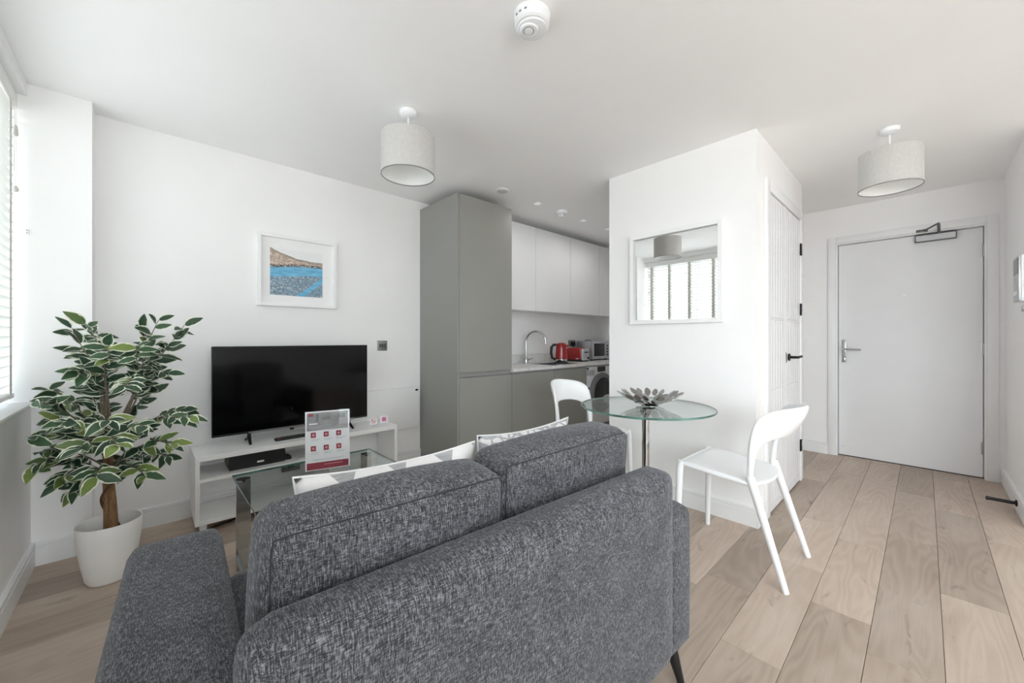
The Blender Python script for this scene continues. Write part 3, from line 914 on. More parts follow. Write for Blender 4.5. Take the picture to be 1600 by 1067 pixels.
# white wall units
UY = 2.88
for a, b, lab in ((2.459, 3.060, 'white handleless wall unit nearest the tall grey larder'), (3.063, 3.660, 'second white handleless wall unit from the tall grey larder'), (3.663, 4.258, 'third white handleless wall unit from the tall grey larder'), (4.261, 4.566, 'narrow white wall unit against the kitchen end wall')):
    c = thing('wall_cabinet', lab, 'cabinet', ((a + b) / 2, 3.05, 1.44), group='white wall units')
    MB().box((a, UY + 0.022, 1.44), (b, YB, 2.325)).build('carcass', M['upper_cab'], c, smooth=None, world=True)
    MB().rbox((a + 0.0015, UY, 1.432), (b - 0.0015, UY + 0.020, 2.335), 0.0015, 1).build('door', M['upper_cab'], c, world=True)

# washing machine
wm = thing('washing_machine', 'white front-loading washing machine with dark round door under the worktop end', 'washing machine', (3.93, 2.92, 0))
WX0, WX1, WF = 3.632, 4.228, 2.630
MB().rbox((WX0, WF, 0.01), (WX1, YB - 0.02, 0.815), 0.01, 2).build('body', M['wm_white'], wm, world=True)
MB().rbox((WX0 + 0.01, WF - 0.004, 0.705), (WX1 - 0.01, WF + 0.002, 0.810), 0.003, 1).build('control_panel', M['wm_white'], wm, world=True)
MB().rbox((3.845, WF - 0.008, 0.745), (4.005, WF - 0.003, 0.806), 0.002, 1).build('display', M['glass_dark'], wm, world=True)
MB().rbox((WX0 + 0.012, WF - 0.008, 0.715), (WX0 + 0.15, WF - 0.003, 0.772), 0.003, 1).build('soap_drawer', M['silver_plastic'], wm, world=True)
MB().lathe([(0.013, 0), (0.013, 0.006)], (0, 0, 0), 16).xf(Matrix.Translation((WX0 + 0.022, WF - 0.003, 0.792)) @ Matrix.Rotation(PI / 2, 4, 'X')).build('dial', M['black'], wm, world=True)
ctr = (3.93, WF - 0.002, 0.50)
def face(prof, n=40, sq=1.0):
    m = MB().lathe(prof, (0, 0, 0), n)
    return m.xf(Matrix.Translation(ctr) @ Matrix.Rotation(PI / 2, 4, 'X'))
ringm = face([(0.235, 0.0), (0.238, 0.012), (0.225, 0.028), (0.185, 0.032), (0.172, 0.022), (0.165, 0.008)]).build('door_ring', M['wm_grey'], wm, world=True)
face([(0.172, 0.010), (0.165, 0.020), (0.12, 0.026), (0.0, 0.030)]).build('door_glass', M['glass_dark'], ringm, world=True)
MB().rbox((WX0 + 0.02, WF - 0.006, 0.03), (WX1 - 0.02, WF + 0.002, 0.135), 0.003, 1).build('kick_panel', M['wm_grey'], wm, world=True)
MB().rbox((WX0 + 0.025, WF - 0.012, 0.555), (WX0 + 0.05, WF, 0.58), 0.003, 1).build('catch', M['black'], wm, world=True)
MB().puff((4.0, WF - 0.034, 0.42), (0.15, 0.012, 0.07), 0.005, (0.01, 0.006, 0.015), 6).build('visible_laundry', M['laundry'], wm, world=True)

# kettle, toaster, microwave
kt = thing('kettle', 'red enamel jug kettle with black handle on the worktop', 'kettle', (3.47, 2.86, 0.853))
MB().lathe([(0.075, 0), (0.078, 0.006), (0.074, 0.018), (0.06, 0.022)], (0, 0, 0), 28).build('base', M['black'], kt)
MB().lathe([(0.066, 0.020), (0.068, 0.028), (0.068, 0.048)], (0, 0, 0), 28).build('steel_band', M['chrome'], kt)
MB().lathe([(0.068, 0.048), (0.067, 0.10), (0.063, 0.17), (0.060, 0.205), (0.056, 0.213)], (0, 0, 0), 32).build('jug', M['red'], kt)
MB().lathe([(0.056, 0.213), (0.053, 0.225), (0.035, 0.234), (0.0, 0.236)], (0, 0, 0), 28).build('lid', M['red'], kt)
hd = Vector((-0.72, 0.69, 0))
MB().tube([hd * 0.058 + Vector((0, 0, 0.212)), hd * 0.088 + Vector((0, 0, 0.212)), hd * 0.112 + Vector((0, 0, 0.185)), hd * 0.118 + Vector((0, 0, 0.12)), hd * 0.105 + Vector((0, 0, 0.06)), hd * 0.066 + Vector((0, 0, 0.045))], [0.014, 0.016, 0.016, 0.015, 0.014, 0.013], 12).build('handle', M['black'], kt)
MB().prism([(-0.018, 0), (0.018, 0), (0.0, 0.028)], 'z', 0.185, 0.212).xf(Matrix.Rotation(math.atan2(-hd.y, -hd.x) - PI / 2, 4, 'Z') @ Matrix.Translation((0, 0.052, 0))).build('spout', M['red'], kt)

ts = thing('toaster', 'red two-slot toaster with silver end panel beside the kettle', 'toaster', (3.93, 2.99, 0.853))
MB().rbox((-0.078, -0.125, 0.008), (0.078, 0.13, 0.172), 0.040, 5).build('shell', M['red'], ts)
MB().rbox((-0.074, -0.128, 0.002), (0.074, 0.132, 0.022), 0.006, 2).build('base', M['black'], ts)
ep = MB().rbox((-0.070, -0.145, 0.012), (0.070, -0.112, 0.160), 0.028, 4).build('end_panel', M['silver_plastic'], ts)
MB().rbox((-0.038, -0.156, 0.108), (0.030, -0.143, 0.122), 0.004).build('lever', M['black'], ep)
MB().lathe([(0.015, 0), (0.013, 0.012), (0, 0.013)], (0, 0, 0), 16).xf(Matrix.Translation((0.034, -0.145, 0.045)) @ Matrix.Rotation(PI / 2, 4, 'X')).build('dial', M['black'], ep)
for sx in (-0.03, 0.03):
    MB().rbox((sx - 0.013, -0.075, 0.168), (sx + 0.013, 0.085, 0.1735), 0.001, 1).build('slot', M['black'], ts)
MB().box((-0.0795, -0.085, 0.030), (-0.078, -0.045, 0.042)).build('badge', M['silver_plastic'], ts, smooth=None)

mw = thing('microwave', 'silver microwave oven in the corner of the worktop behind the toaster', 'microwave', (4.37, 3.06, 0.853))
MX0, MX1, MY0, MY1 = 4.18, 4.56, 2.93, 3.185
MB().rbox((MX0, MY0 + 0.02, 0.865), (MX1, MY1, 1.105), 0.004, 2).build('body', M['silver_plastic'], mw, world=True)
dm = MB().rbox((MX0, MY0, 0.868), (MX0 + 0.30, MY0 + 0.02, 1.102), 0.004, 2).build('door', M['silver_plastic'], mw, world=True)
MB().rbox((MX0 + 0.035, MY0 - 0.002, 0.905), (MX0 + 0.275, MY0 + 0.002, 1.072), 0.004, 2).build('window', M['glass_dark'], dm, world=True)
MB().box((MX0 + 0.145, MY0 - 0.0015, 0.884), (MX0 + 0.167, MY0, 0.892)).build('badge', M['plate_dark'], dm, smooth=None, world=True)
cp = MB().rbox((MX0 + 0.303, MY0, 0.868), (MX1, MY0 + 0.02, 1.102), 0.003, 2).build('control_panel', M['silver_plastic'], mw, world=True)
for bz in (0.91, 0.95, 0.99, 1.03):
    MB().rbox((MX0 + 0.318, MY0 - 0.004, bz), (MX0 + 0.360, MY0, bz + 0.022), 0.002, 1).build('button', M['plate_dark'], cp, world=True)
for fx in (MX0 + 0.03, MX1 - 0.03):
    for fy in (MY0 + 0.04, MY1 - 0.03):
        MB().lathe([(0.014, 0), (0.016, 0.012)], (fx, fy, 0.853), 10).build('foot', M['black'], mw, world=True)


def socket(name, loc, axis, label, switches=2, w=0.086, h=0.086, mat='plate_grey', plug=False, cat='socket'):
    """wall plate on a wall whose room side faces -y ('y'), -x ('x')"""
    o = thing(name, label, cat, loc, rotz=0 if axis == 'y' else -PI / 2)
    MB().rbox((-w / 2, -0.008, -h / 2), (w / 2, 0, h / 2), 0.003, 2).build('plate', M[mat], o)
    for i in range(switches):
        x = (i - (switches - 1) / 2) * 0.022
        MB().rbox((x - 0.009, -0.0115, -0.016), (x + 0.009, -0.0075, 0.016), 0.002, 1).build('rocker', M['plate_dark'] if mat == 'plate_grey' else M['white_plastic'], o)
    if plug:
        p = MB().rbox((-0.024, -0.045, -0.028), (0.024, -0.008, 0.024), 0.008, 2).build('plug', M['black'], o)
        MB().tube([(0, -0.03, -0.025), (0.005, -0.035, -0.07), (-0.02, -0.04, -0.14), (-0.05, -0.05, -0.205)], 0.004, 8).build('flex', M['black'], p)
    return o


socket('wall_socket', (4.106, YB, 1.072), 'y', 'brushed metal kitchen socket with black plug above the toaster', 1, 0.148, 0.088, plug=True)
socket('wall_socket', (4.472, YB, 1.072), 'y', 'brushed metal kitchen socket behind the microwave', 2, 0.148, 0.088)
socket('switch_plate', (1.480, YB, 1.075), 'y', 'brushed metal switch plate on the wall right of the television', 3, 0.086, 0.086, cat='switch')
socket('wall_socket', (0.775, YB, 0.200), 'y', 'brushed metal socket low on the wall behind the television bench', 2, 0.120, 0.080)
socket('light_switch', (XE, 0.845, 1.09), 'x', 'small white light switch on the wall left of the entry door', 1, 0.06, 0.086, 'white_plastic', cat='switch')

# ------------------------------------------------------------------ ceiling fittings
def downlight(x, y, label):
    o = thing('downlight', label, 'downlight', (x, y, CEIL), group='kitchen downlights')
    MB().lathe([(0.030, -0.002), (0.043, -0.004), (0.045, 0.0)], (0, 0, 0), 28, cap=False).build('bezel', M['white_plastic'], o)
    MB().lathe([(0.031, -0.0025), (0.024, -0.0008), (0.0, -0.0005)], (0, 0, 0), 24).build('lens', M['lens'], o)
    ld = bpy.data.lights.new('added_downlight_glow', 'SPOT'); ld.energy = 7.0; ld.spot_size = math.radians(165); ld.spot_blend = 1.0  # spot added in an unlit fitting to lift the kitchen
    ld.color = (1.0, 0.97, 0.93); ld.shadow_soft_size = 0.028
    lo = bpy.data.objects.new('added_downlight_glow', ld); COL.objects.link(lo); lo.location = (x, y, CEIL - 0.008)
    return o
downlight(2.665, 2.483, 'recessed downlight between the round vent and the kitchen heat detector')
downlight(3.407, 2.501, 'recessed downlight just beyond the kitchen heat detector')
downlight(3.875, 2.50, 'recessed downlight half hidden by the mirror wall edge')
vn = thing('ceiling_vent', 'flat round white ceiling vent above the tall grey larder', 'vent', (2.21, 2.469, CEIL))
MB().lathe([(0.0, -0.013), (0.044, -0.012), (0.046, -0.008), (0.042, -0.005)], (0, 0, 0), 30).build('disc', M['vent_grey'], vn)
MB().lathe([(0.046, -0.007), (0.056, -0.006), (0.060, 0.0)], (0, 0, 0), 30, cap=False).build('ring', M['white_plastic'], vn)
dt = thing('heat_detector', 'small white heat detector on the kitchen ceiling between the downlights', 'detector', (3.002, 2.467, CEIL))
MB().lathe([(0.035, -0.030), (0.050, -0.026), (0.054, -0.012), (0.054, 0.0)], (0, 0, 0), 28).build('base', M['white_plastic'], dt)
MB().lathe([(0.0, -0.058), (0.018, -0.057), (0.020, -0.050), (0.014, -0.050), (0.014, -0.030)], (0, 0, 0), 20).build('sensor', M['white_plastic'], dt)
for i in range(6):
    a = i * PI / 3
    MB().rbox((-0.002, -0.002, -0.052), (0.002, 0.002, -0.028), 0.001, 1).move((0.030 * math.cos(a), 0.030 * math.sin(a), 0)).build('guard_rib', M['white_plastic'], dt)
sm = thing('smoke_alarm', 'round white smoke alarm with test button on the ceiling at the top', 'smoke alarm', (1.100, 1.055, CEIL))
MB().lathe([(0.060, -0.045), (0.067, -0.040), (0.070, -0.008), (0.072, 0.0)], (0, 0, 0), 40).build('body', M['white_plastic'], sm)
MB().lathe([(0.045, -0.053), (0.056, -0.050), (0.060, -0.044)], (0.006, 0.004, 0), 36).build('cover', M['white_plastic'], sm)
MB().lathe([(0.0, -0.062), (0.017, -0.061), (0.018, -0.057)], (-0.008, 0.010, 0), 24).build('test_button', M['white_matt'], sm)
MB().lathe([(0.0182, -0.0585), (0.0210, -0.0585), (0.0210, -0.052), (0.0182, -0.052)], (-0.008, 0.010, 0), 28, cap=False).build('button_ring', M['plate_grey'], sm)
MB().lathe([(0.032, -0.058), (0.036, -0.054), (0.038, -0.050)], (-0.006, 0.009, 0), 30).build('button_boss', M['white_plastic'], sm)
for a in (2.9, 3.2, 3.55):
    MB().rbox((-0.002, -0.005, -0.006), (0.002, 0.005, 0.0), 0.001, 1).xf(Matrix.Translation((0.0685 * math.cos(a), 0.0685 * math.sin(a), -0.018)) @ Matrix.Rotation(a, 4, 'Z')).build('vent_slot', M['plate_grey'], sm)


def pendant(x, y, label, drop=0.140, r=0.145, h=0.218):
    o = thing('pendant_lamp', label, 'lamp', (x, y, CEIL), group='grey drum pendants')
    MB().lathe([(0.012, -0.032), (0.030, -0.030), (0.044, -0.022), (0.047, 0.0)], (0, 0, 0), 28).build('ceiling_rose', M['white_plastic'], o)
    MB().tube([(0, 0, -0.028), (0, 0, -drop - 0.09)], 0.0042, 10).build('cable', M['white_plastic'], o)
    z1, z0 = -drop, -drop - h
    s = MB().lathe([(r, z0), (r, z1), (r - 0.002, z1), (r - 0.002, z0), (r, z0)], (0, 0, 0), 56, cap=False).build('shade', M['shade'], o)
    MB().lathe([(r - 0.0025, z0 + 0.001), (r - 0.0025, z1 - 0.001)], (0, 0, 0), 56, cap=False).build('lining', M['lamp_in'], s)
    MB().lathe([(r + 0.0006, z0 - 0.0005), (r + 0.0006, z0 + 0.004), (r - 0.003, z0 + 0.004), (r - 0.003, z0 - 0.0005), (r + 0.0006, z0 - 0.0005)], (0, 0, 0), 56, cap=False).build('lower_rim', M['plate_grey'], s)
    sp_ = MB()
    for a in (0, 2 * PI / 3, 4 * PI / 3):
        sp_.tube([(0.018 * math.cos(a), 0.018 * math.sin(a), z1 - 0.02), ((r - 0.002) * math.cos(a), (r - 0.002) * math.sin(a), z1 - 0.004)], 0.002, 6)
    sp_.build('spider', M['white_plastic'], o)
    MB().lathe([(0.019, z1 - 0.055), (0.021, z1 - 0.050), (0.021, z1 - 0.015), (0.012, z1 - 0.005)], (0, 0, 0), 18).build('bulb_holder', M['white_plastic'], o)
    b_ = [(0.0, z1 - 0.150)] + [(0.031 * math.sin(t), z1 - 0.117 - 0.033 * math.cos(t)) for t in [0.4, 0.8, 1.2, 1.6, 2.0]] + [(0.014, z1 - 0.066), (0.014, z1 - 0.055)]
    MB().lathe(b_, (0, 0, 0), 20).build('bulb', M['bulb'], o)
    return o


pendant(1.063, 1.975, 'grey drum pendant lamp hanging above the coffee table')
pendant(3.269, 0.144, 'grey drum pendant lamp hanging in front of the entry door')

# ------------------------------------------------------------------ wall pieces
# mirror on the block
mr = thing('wall_mirror', 'white-framed square wall mirror reflecting the window blind', 'mirror', (BX0, 1.196, 1.568))
MY_0, MY_1, MZ0, MZ1 = 0.872, 1.519, 1.240, 1.896
fwid, fdep = 0.030, 0.032
for a, b in (((BX0 - fdep, MY_0, MZ0), (BX0, MY_0 + fwid, MZ1)), ((BX0 - fdep, MY_1 - fwid, MZ0), (BX0, MY_1, MZ1)), ((BX0 - fdep, MY_0 + fwid, MZ0), (BX0, MY_1 - fwid, MZ0 + fwid)), ((BX0 - fdep, MY_0 + fwid, MZ1 - fwid), (BX0, MY_1 - fwid, MZ1))):
    MB().rbox(a, b, 0.002, 1).build('frame_bar', M['frame_white'], mr, world=True)
MB().box((BX0 - 0.012, MY_0 + fwid, MZ0 + fwid), (BX0 - 0.004, MY_1 - fwid, MZ1 - fwid)).build('mirror_glass', M['mirror'], mr, smooth=None, world=True)

# picture
pc = thing('framed_picture', 'white-framed town and blue water print above the television', 'picture', (0.826, YB, 1.627))
pw, ph, pd = 0.266, 0.258, 0.034
for a, b in (((-pw, -pd, -ph), (-pw + 0.024, 0, ph)), ((pw - 0.024, -pd, -ph), (pw, 0, ph)), ((-pw + 0.024, -pd, -ph), (pw - 0.024, 0, -ph + 0.024)), ((-pw + 0.024, -pd, ph - 0.024), (pw - 0.024, 0, ph))):
    MB().rbox(a, b, 0.002, 1).build('frame_bar', M['frame_white'], pc)
MB().box((-pw + 0.02, -0.010, -ph + 0.02), (pw - 0.02, -0.004, ph - 0.02)).build('mount', M['mount'], pc, smooth=None)
ar = MB().box((-0.176, -0.0008, -0.168), (0.176, 0.0, 0.168)).build('print', M['art'], pc, smooth=None)
ar.location = (-0.010, -0.0102, -0.008)

# panel heater
ht = thing('panel_heater', 'flat white electric panel heater on the wall behind the television', 'heater', (1.42, YB, 0.33))
MB().rbox((1.04, YB - 0.055, 0.335), (1.803, YB - 0.030, 0.700), 0.008, 2).build('panel', M['white_lam'], ht, world=True)
for bx in (1.2, 1.65):
    MB().box((bx, YB - 0.030, 0.40), (bx + 0.03, YB, 0.66)).build('bracket', M['white_plastic'], ht, smooth=None, world=True)
MB().rbox((1.768, YB - 0.058, 0.664), (1.797, YB - 0.054, 0.680), 0.002, 1).build('control', M['black'], ht, world=True)

# intercom on the wall by the entry door
ic = thing('intercom', 'white door-entry intercom box on the wall right of the entry door', 'intercom', (3.945, YS, 1.504))
MB().rbox((-0.095, 0, -0.14), (0.095, 0.030, 0.14), 0.004, 2).build('housing', M['white_plastic'], ic)
MB().rbox((-0.094, 0.030, -0.138), (0.094, 0.040, 0.138), 0.003, 2).build('front_panel', M['silver_plastic'], ic)
MB().rbox((-0.085, 0.039, 0.03), (0.085, 0.0415, 0.125), 0.001, 1).build('display', M['glass_dark'], ic)
for bx_ in (-0.05, 0.0, 0.05):
    MB().rbox((bx_ - 0.015, 0.039, -0.10), (bx_ + 0.015, 0.043, -0.075), 0.002, 1).build('button', M['white_plastic'], ic)
th_ = thing('room_thermostat', 'small white thermostat just below the intercom at the right edge', 'thermostat', (3.79, YS, 1.315))
MB().rbox((-0.03, 0, -0.035), (0.03, 0.026, 0.035), 0.005, 2).build('case', M['white_plastic'], th_)
MB().lathe([(0.018, 0), (0.016, 0.008)], (0, 0, 0), 20).xf(Matrix.Translation((0, 0.026, 0)) @ Matrix.Rotation(-PI / 2, 4, 'X')).build('dial', M['silver_plastic'], th_)
# door stop
ds = thing('door_stop', 'black metal door stop sticking out of the skirting by the entry door', 'door stop', (4.13, YS + 0.016, 0.062))
MB().lathe([(0.021, 0), (0.021, 0.008)], (0, 0, 0), 18).xf(Matrix.Rotation(-PI / 2, 4, 'X')).build('base', M['black_metal'], ds)
MB().lathe([(0.011, 0.008), (0.011, 0.115)], (0, 0, 0), 16).xf(Matrix.Rotation(-PI / 2, 4, 'X')).build('rod', M['black_metal'], ds)
MB().lathe([(0.0125, 0.115), (0.0125, 0.128), (0.010, 0.131)], (0, 0, 0), 16).xf(Matrix.Rotation(-PI / 2, 4, 'X')).build('rubber_tip', M['black'], ds)
# dark umbrella leaning just past the block corner
um = thing('dark_upright', 'slim black umbrella leaning on the wall end past the cupboard', 'upright', (BX1 + 0.05, BY0 + 0.022, 0.0))
MB().lathe([(0.004, 0.12), (0.008, 0.14), (0.013, 0.26), (0.016, 0.38), (0.006, 0.46), (0.004, 0.5)], (0, 0, 0), 12).build('upper_piece', M['black'], um)
MB().lathe([(0.003, 0.0), (0.003, 0.13)], (0, 0, 0), 8).build('lower_piece', M['black_metal'], um)

# ------------------------------------------------------------------ television bench and what stands on it
tb = thing('tv_bench', 'long low white open-shelf television bench against the wall', 'tv bench', (0.82, 3.02, 0))
TX0, TX1, TY0, TY1, TZ = 0.200, 1.440, 2.850, 3.175, 0.455
MB().rbox((TX0, TY0, TZ - 0.030), (TX1, TY1, TZ), 0.001, 1).build('top', M['white_lam'], tb, world=True)
MB().rbox((TX0, TY0, 0.057), (TX0 + 0.022, TY1, TZ - 0.030), 0.001, 1).build('side_panel', M['white_lam'], tb, world=True)
MB().rbox((TX1 - 0.022, TY0, 0.057), (TX1, TY1, TZ - 0.030), 0.001, 1).build('side_panel', M['white_lam'], tb, world=True)
MB().rbox((TX0 + 0.022, TY0, 0.057), (TX1 - 0.022, TY1, 0.079), 0.001, 1).build('bottom_panel', M['white_lam'], tb, world=True)
MB().rbox((0.930, TY0 + 0.004, 0.079), (0.952, TY1, TZ - 0.030), 0.001, 1).build('divider', M['white_lam'], tb, world=True)
MB().rbox((TX0 + 0.022, TY0 + 0.004, 0.302), (0.930, TY1, 0.320), 0.001, 1).build('shelf', M['white_lam'], tb, world=True)
for fx in (TX0 + 0.04, TX1 - 0.04):
    for fy in (TY0 + 0.04, TY1 - 0.03):
        MB().lathe([(0.016, 0), (0.020, 0.057)], (fx, fy, 0), 12).build('foot', M['white_plastic'], tb, world=True)

tv = thing('television', 'large flat black television standing on the white bench', 'television', (0.776, 3.02, TZ))
VX0, VX1, VZ0, VZ1, VY = 0.290, 1.262, 0.522, 1.086, 3.000
MB().rbox((VX0, VY, VZ0), (VX1, VY + 0.028, VZ1), 0.003, 2).build('case', M['black'], tv, world=True)
MB().rbox((VX0 + 0.2, VY + 0.028, VZ0 + 0.03), (VX1 - 0.2, VY + 0.065, VZ1 - 0.2), 0.008, 2).build('rear_housing', M['black'], tv, world=True)
MB().box((VX0 + 0.004, VY - 0.0012, VZ0 + 0.014), (VX1 - 0.004, VY, VZ1 - 0.004)).build('screen', M['screen'], tv, smooth=None, world=True)
MB().rbox((VX0 + 0.19, VY - 0.003, VZ0 - 0.002), (VX1 - 0.10, VY + 0.002, VZ0 + 0.009), 0.001, 1).build('bottom_strip', M['plate_grey'], tv, world=True)
MB().rbox((0.72, VY - 0.002, VZ0 - 0.016), (0.745, VY + 0.012, VZ0 + 0.002), 0.002, 1).build('sensor', M['black'], tv, world=True)
for lx, sg in ((0.485, -1), (1.125, 1)):
    lg = MB().tube([(lx, VY + 0.014, VZ0 + 0.005), (lx, VY + 0.010, VZ0 - 0.030), (lx + sg * 0.004, VY - 0.055, TZ + 0.008)], [0.011, 0.011, 0.008], 10)
    lg.tube([(lx, VY + 0.014, VZ0 - 0.028), (lx + sg * 0.004, VY + 0.10, TZ + 0.008)], [0.010, 0.008], 10)
    lg.build('stand_leg', M['black'], tv, world=True)

rc = thing('remote_control', 'black remote control lying on the television bench', 'remote', (0.722, 2.955, TZ), rotz=math.radians(3))
MB().rbox((-0.105, -0.022, 0), (0.105, 0.022, 0.018), 0.007, 3).build('body', M['black'], rc)
for i in range(8):
    for j in (-1, 0, 1):
        MB().rbox((-0.08 + i * 0.018 - 0.005, j * 0.012 - 0.003, 0.017), (-0.08 + i * 0.018 + 0.005, j * 0.012 + 0.003, 0.0205), 0.001, 1).build('button', M['plate_dark'] if i else M['sign_red'], rc)

bx = thing('soundbox', 'flat black wireless speaker with white badge on the bench shelf', 'speaker', (0.52, 3.0, 0.32))
sh = [(-0.150, 0), (0.150, 0), (0.158, 0.03), (0.152, 0.082), (-0.152, 0.082), (-0.158, 0.03)]
MB().prism(sh, 'y', -0.075, 0.075).build('body', M['black'], bx, smooth=20)
MB().rbox((-0.006, -0.0775, 0.022), (0.032, -0.075, 0.034), 0.002, 1).build('badge', M['bulb'], bx)
MB().rbox((0.158, -0.06, 0.0), (0.195, 0.02, 0.022), 0.004, 2).build('adapter', M['black'], bx)
cb = MB().tube([(0.93, 3.12, 0.395), (0.88, 3.06, 0.345), (0.80, 3.07, 0.40), (0.74, 3.12, 0.385), (0.71, 3.16, 0.36)], 0.004, 8).build('power_cable', M['black'])
tag(cb, 'thin black cable looping behind the speaker on the bench shelf', 'cable')
cc = MB().tube([(0.245, 2.90, 0.006), (0.30, 2.93, 0.006), (0.38, 2.95, 0.006), (0.45, 3.00, 0.006), (0.50, 3.1, 0.006)], 0.005, 8).build('floor_cable', M['black'])
tag(cc, 'black cable lying on the floor under the television bench', 'cable')

# small cards on the bench
for (cx_, cy_, lab, kind) in ((1.300, 2.975, 'tiny white card with red no-smoking sign on the bench', 'nosmoke'), (1.388, 2.975, 'tiny white card with pink square at the bench end', 'pink')):
    c = thing('sign_card', lab, 'sign', (cx_, cy_, TZ), rotz=math.radians(-20))
    w_ = 0.026 if kind == 'nosmoke' else 0.031
    h_ = 0.052 if kind == 'nosmoke' else 0.062
    MB().rbox((-w_, -0.010, 0.0), (w_, 0.010, 0.003), 0.001, 1).build('foot', M['acrylic'], c, smooth=None)
    MB().box((-w_, -0.0015, 0.002), (w_, 0.0015, h_)).build('card', M['paper'], c, smooth=None)
    if kind == 'nosmoke':
        rg = MB()
        n = 28; v = []; f = []
        for i in range(n):
            a = 2 * PI * i / n
            for rr, yy in ((0.0185, -0.0018), (0.0150, -0.0018)):
                v.append((rr * math.cos(a), yy, 0.030 + rr * math.sin(a)))
        for i in range(n):
            k = (i + 1) % n
            f.append((2 * i, 2 * k, 2 * k + 1, 2 * i + 1))
        rg.add(v, f)
        s_ = 0.0018
        d_ = 0.0118
        rg.add([(-d_ - s_, -0.0018, 0.030 + d_ - s_), (-d_ + s_, -0.0018, 0.030 + d_ + s_), (d_ + s_, -0.0018, 0.030 - d_ + s_), (d_ - s_, -0.0018, 0.030 - d_ - s_)], [(0, 1, 2, 3)])
        rg.build('prohibition_ring', M['sign_red'], c, smooth=None)
        MB().box((-0.012, -0.0017, 0.028), (0.012, -0.0015, 0.0315)).build('cigarette', M['print_dark'], c, smooth=None)
    else:
        MB().box((-0.016, -0.0018, 0.018), (0.016, -0.0015, 0.050)).build('pink_square', M['pink'], c, smooth=None)

# ------------------------------------------------------------------ coffee table
ct = thing('coffee_table', 'glass-topped coffee table on flat polished chrome loop legs', 'coffee table', (0.665, 1.93, 0))
GX0, GX1, GY0, GY1, GZ = 0.308, 1.005, 1.47, 2.36, 0.455
gt = MB()
gt.box((GX0, GY0, GZ - 0.010), (GX1, GY1, GZ))
o = gt.build('glass_top', [M['glass_table'], M['glass_edge']], ct, smooth=None, world=True)
for p in o.data.polygons:
    p.material_index = 0 if abs(p.normal.z) > 0.5 else 1
def loop_leg(yc):
    bw, th = 0.060, 0.014
    a, b = GX0 + 0.008, GX1 - 0.015
    m = MB()
    m.rbox((a, yc - th / 2, 0.0), (a + bw, yc + th / 2, GZ - 0.016), 0.001, 1)
    m.rbox((b - bw, yc - th / 2, 0.0), (b, yc + th / 2, GZ - 0.016), 0.001, 1)
    m.rbox((a + bw, yc - th / 2, 0.0), (b - bw, yc + th / 2, bw), 0.001, 1)
    o = m.build('loop_leg', M['chrome'], ct, world=True)
    for x in (a + bw / 2, b - bw / 2):
        MB().lathe([(0.030, GZ - 0.018), (0.030, GZ - 0.010)], (x, yc, 0), 24).build('fixing_disc', M['chrome'], o, world=True)
loop_leg(GY1 - 0.06)
loop_leg(GY0 + 0.06)
m = MB()
for x in (GX0 + 0.015, GX1 - 0.029):
    m.rbox((x, GY0 + 0.067, 0.0), (x + 0.014, GY1 - 0.067, 0.05), 0.001, 1)
m.build('floor_bar', M['chrome'], ct, world=True)

# leaflet in an acrylic holder
lf = thing('leaflet_stand', 'acrylic stand with white and crimson welcome leaflet on the coffee table', 'leaflet', (0.685, 2.12, GZ), rotz=math.radians(-15))
lean = Matrix.Rotation(math.radians(-9), 4, 'X')
MB().rbox((-0.106, -0.035, 0), (0.106, 0.045, 0.004), 0.001, 1).build('holder_foot', M['acrylic'], lf, smooth=None)
def lp(x0, x1, z0, z1, y, name, mat, parent=lf, d=0.0004):
    return MB().box((x0, y - d, z0), (x1, y, z1)).xf(lean).build(name, M[mat], parent, smooth=None)
lp(-0.109, 0.109, 0.004, 0.306, -0.0035, 'holder_front', 'acrylic', d=0.002)
sheet = lp(-0.105, 0.105, 0.006, 0.303, 0.0, 'leaflet', 'paper', d=0.003)
Y_ = -0.0031
lp(-0.098, 0.098, 0.205, 0.296, Y_, 'header_photo', 'paper_grey', sheet)
lp(-0.092, -0.068, 0.278, 0.292, Y_ - 0.0004, 'logo', 'crimson', sheet)
lp(0.050, 0.084, 0.262, 0.284, Y_ - 0.0004, 'photo_detail', 'print_dark', sheet)
lp(-0.030, 0.012, 0.256, 0.272, Y_ - 0.0004, 'photo_detail', 'print_dark', sheet)
lp(-0.055, -0.043, 0.250, 0.288, Y_ - 0.0004, 'photo_detail', 'print_dark', sheet)
lp(-0.088, -0.048, 0.236, 0.243, Y_ - 0.0004, 'headline', 'paper', sheet)
for i in range(3):
    lp(-0.088, 0.02 - 0.02 * i, 0.227 - i * 0.007, 0.230 - i * 0.007, Y_ - 0.0004, 'headline', 'print_line', sheet)
for r_ in range(2):
    for c_ in range(3):
        x = -0.080 + c_ * 0.060; z = 0.170 - r_ * 0.068
        ic_ = lp(x, x + 0.024, z, z + 0.026, Y_, 'icon_tile', 'crimson', sheet)
        lp(x + 0.007, x + 0.017, z + 0.008, z + 0.018, Y_ - 0.0006, 'icon', 'crimson_pale', sheet)
        for q in range(2):
            lp(x, x + 0.044 - 0.010 * q, z - 0.010 - q * 0.006, z - 0.0085 - q * 0.006, Y_, 'text_line', 'print_line', sheet)
lp(-0.075, 0.075, 0.058, 0.0598, Y_, 'text_line', 'print_line', sheet)
lp(-0.060, 0.060, 0.052, 0.0535, Y_, 'text_line', 'print_line', sheet)
lp(-0.098, 0.098, 0.010, 0.044, Y_, 'crimson_band', 'crimson', sheet)
lp(-0.02, 0.07, 0.030, 0.033, Y_ - 0.0004, 'band_text', 'crimson_pale', sheet)

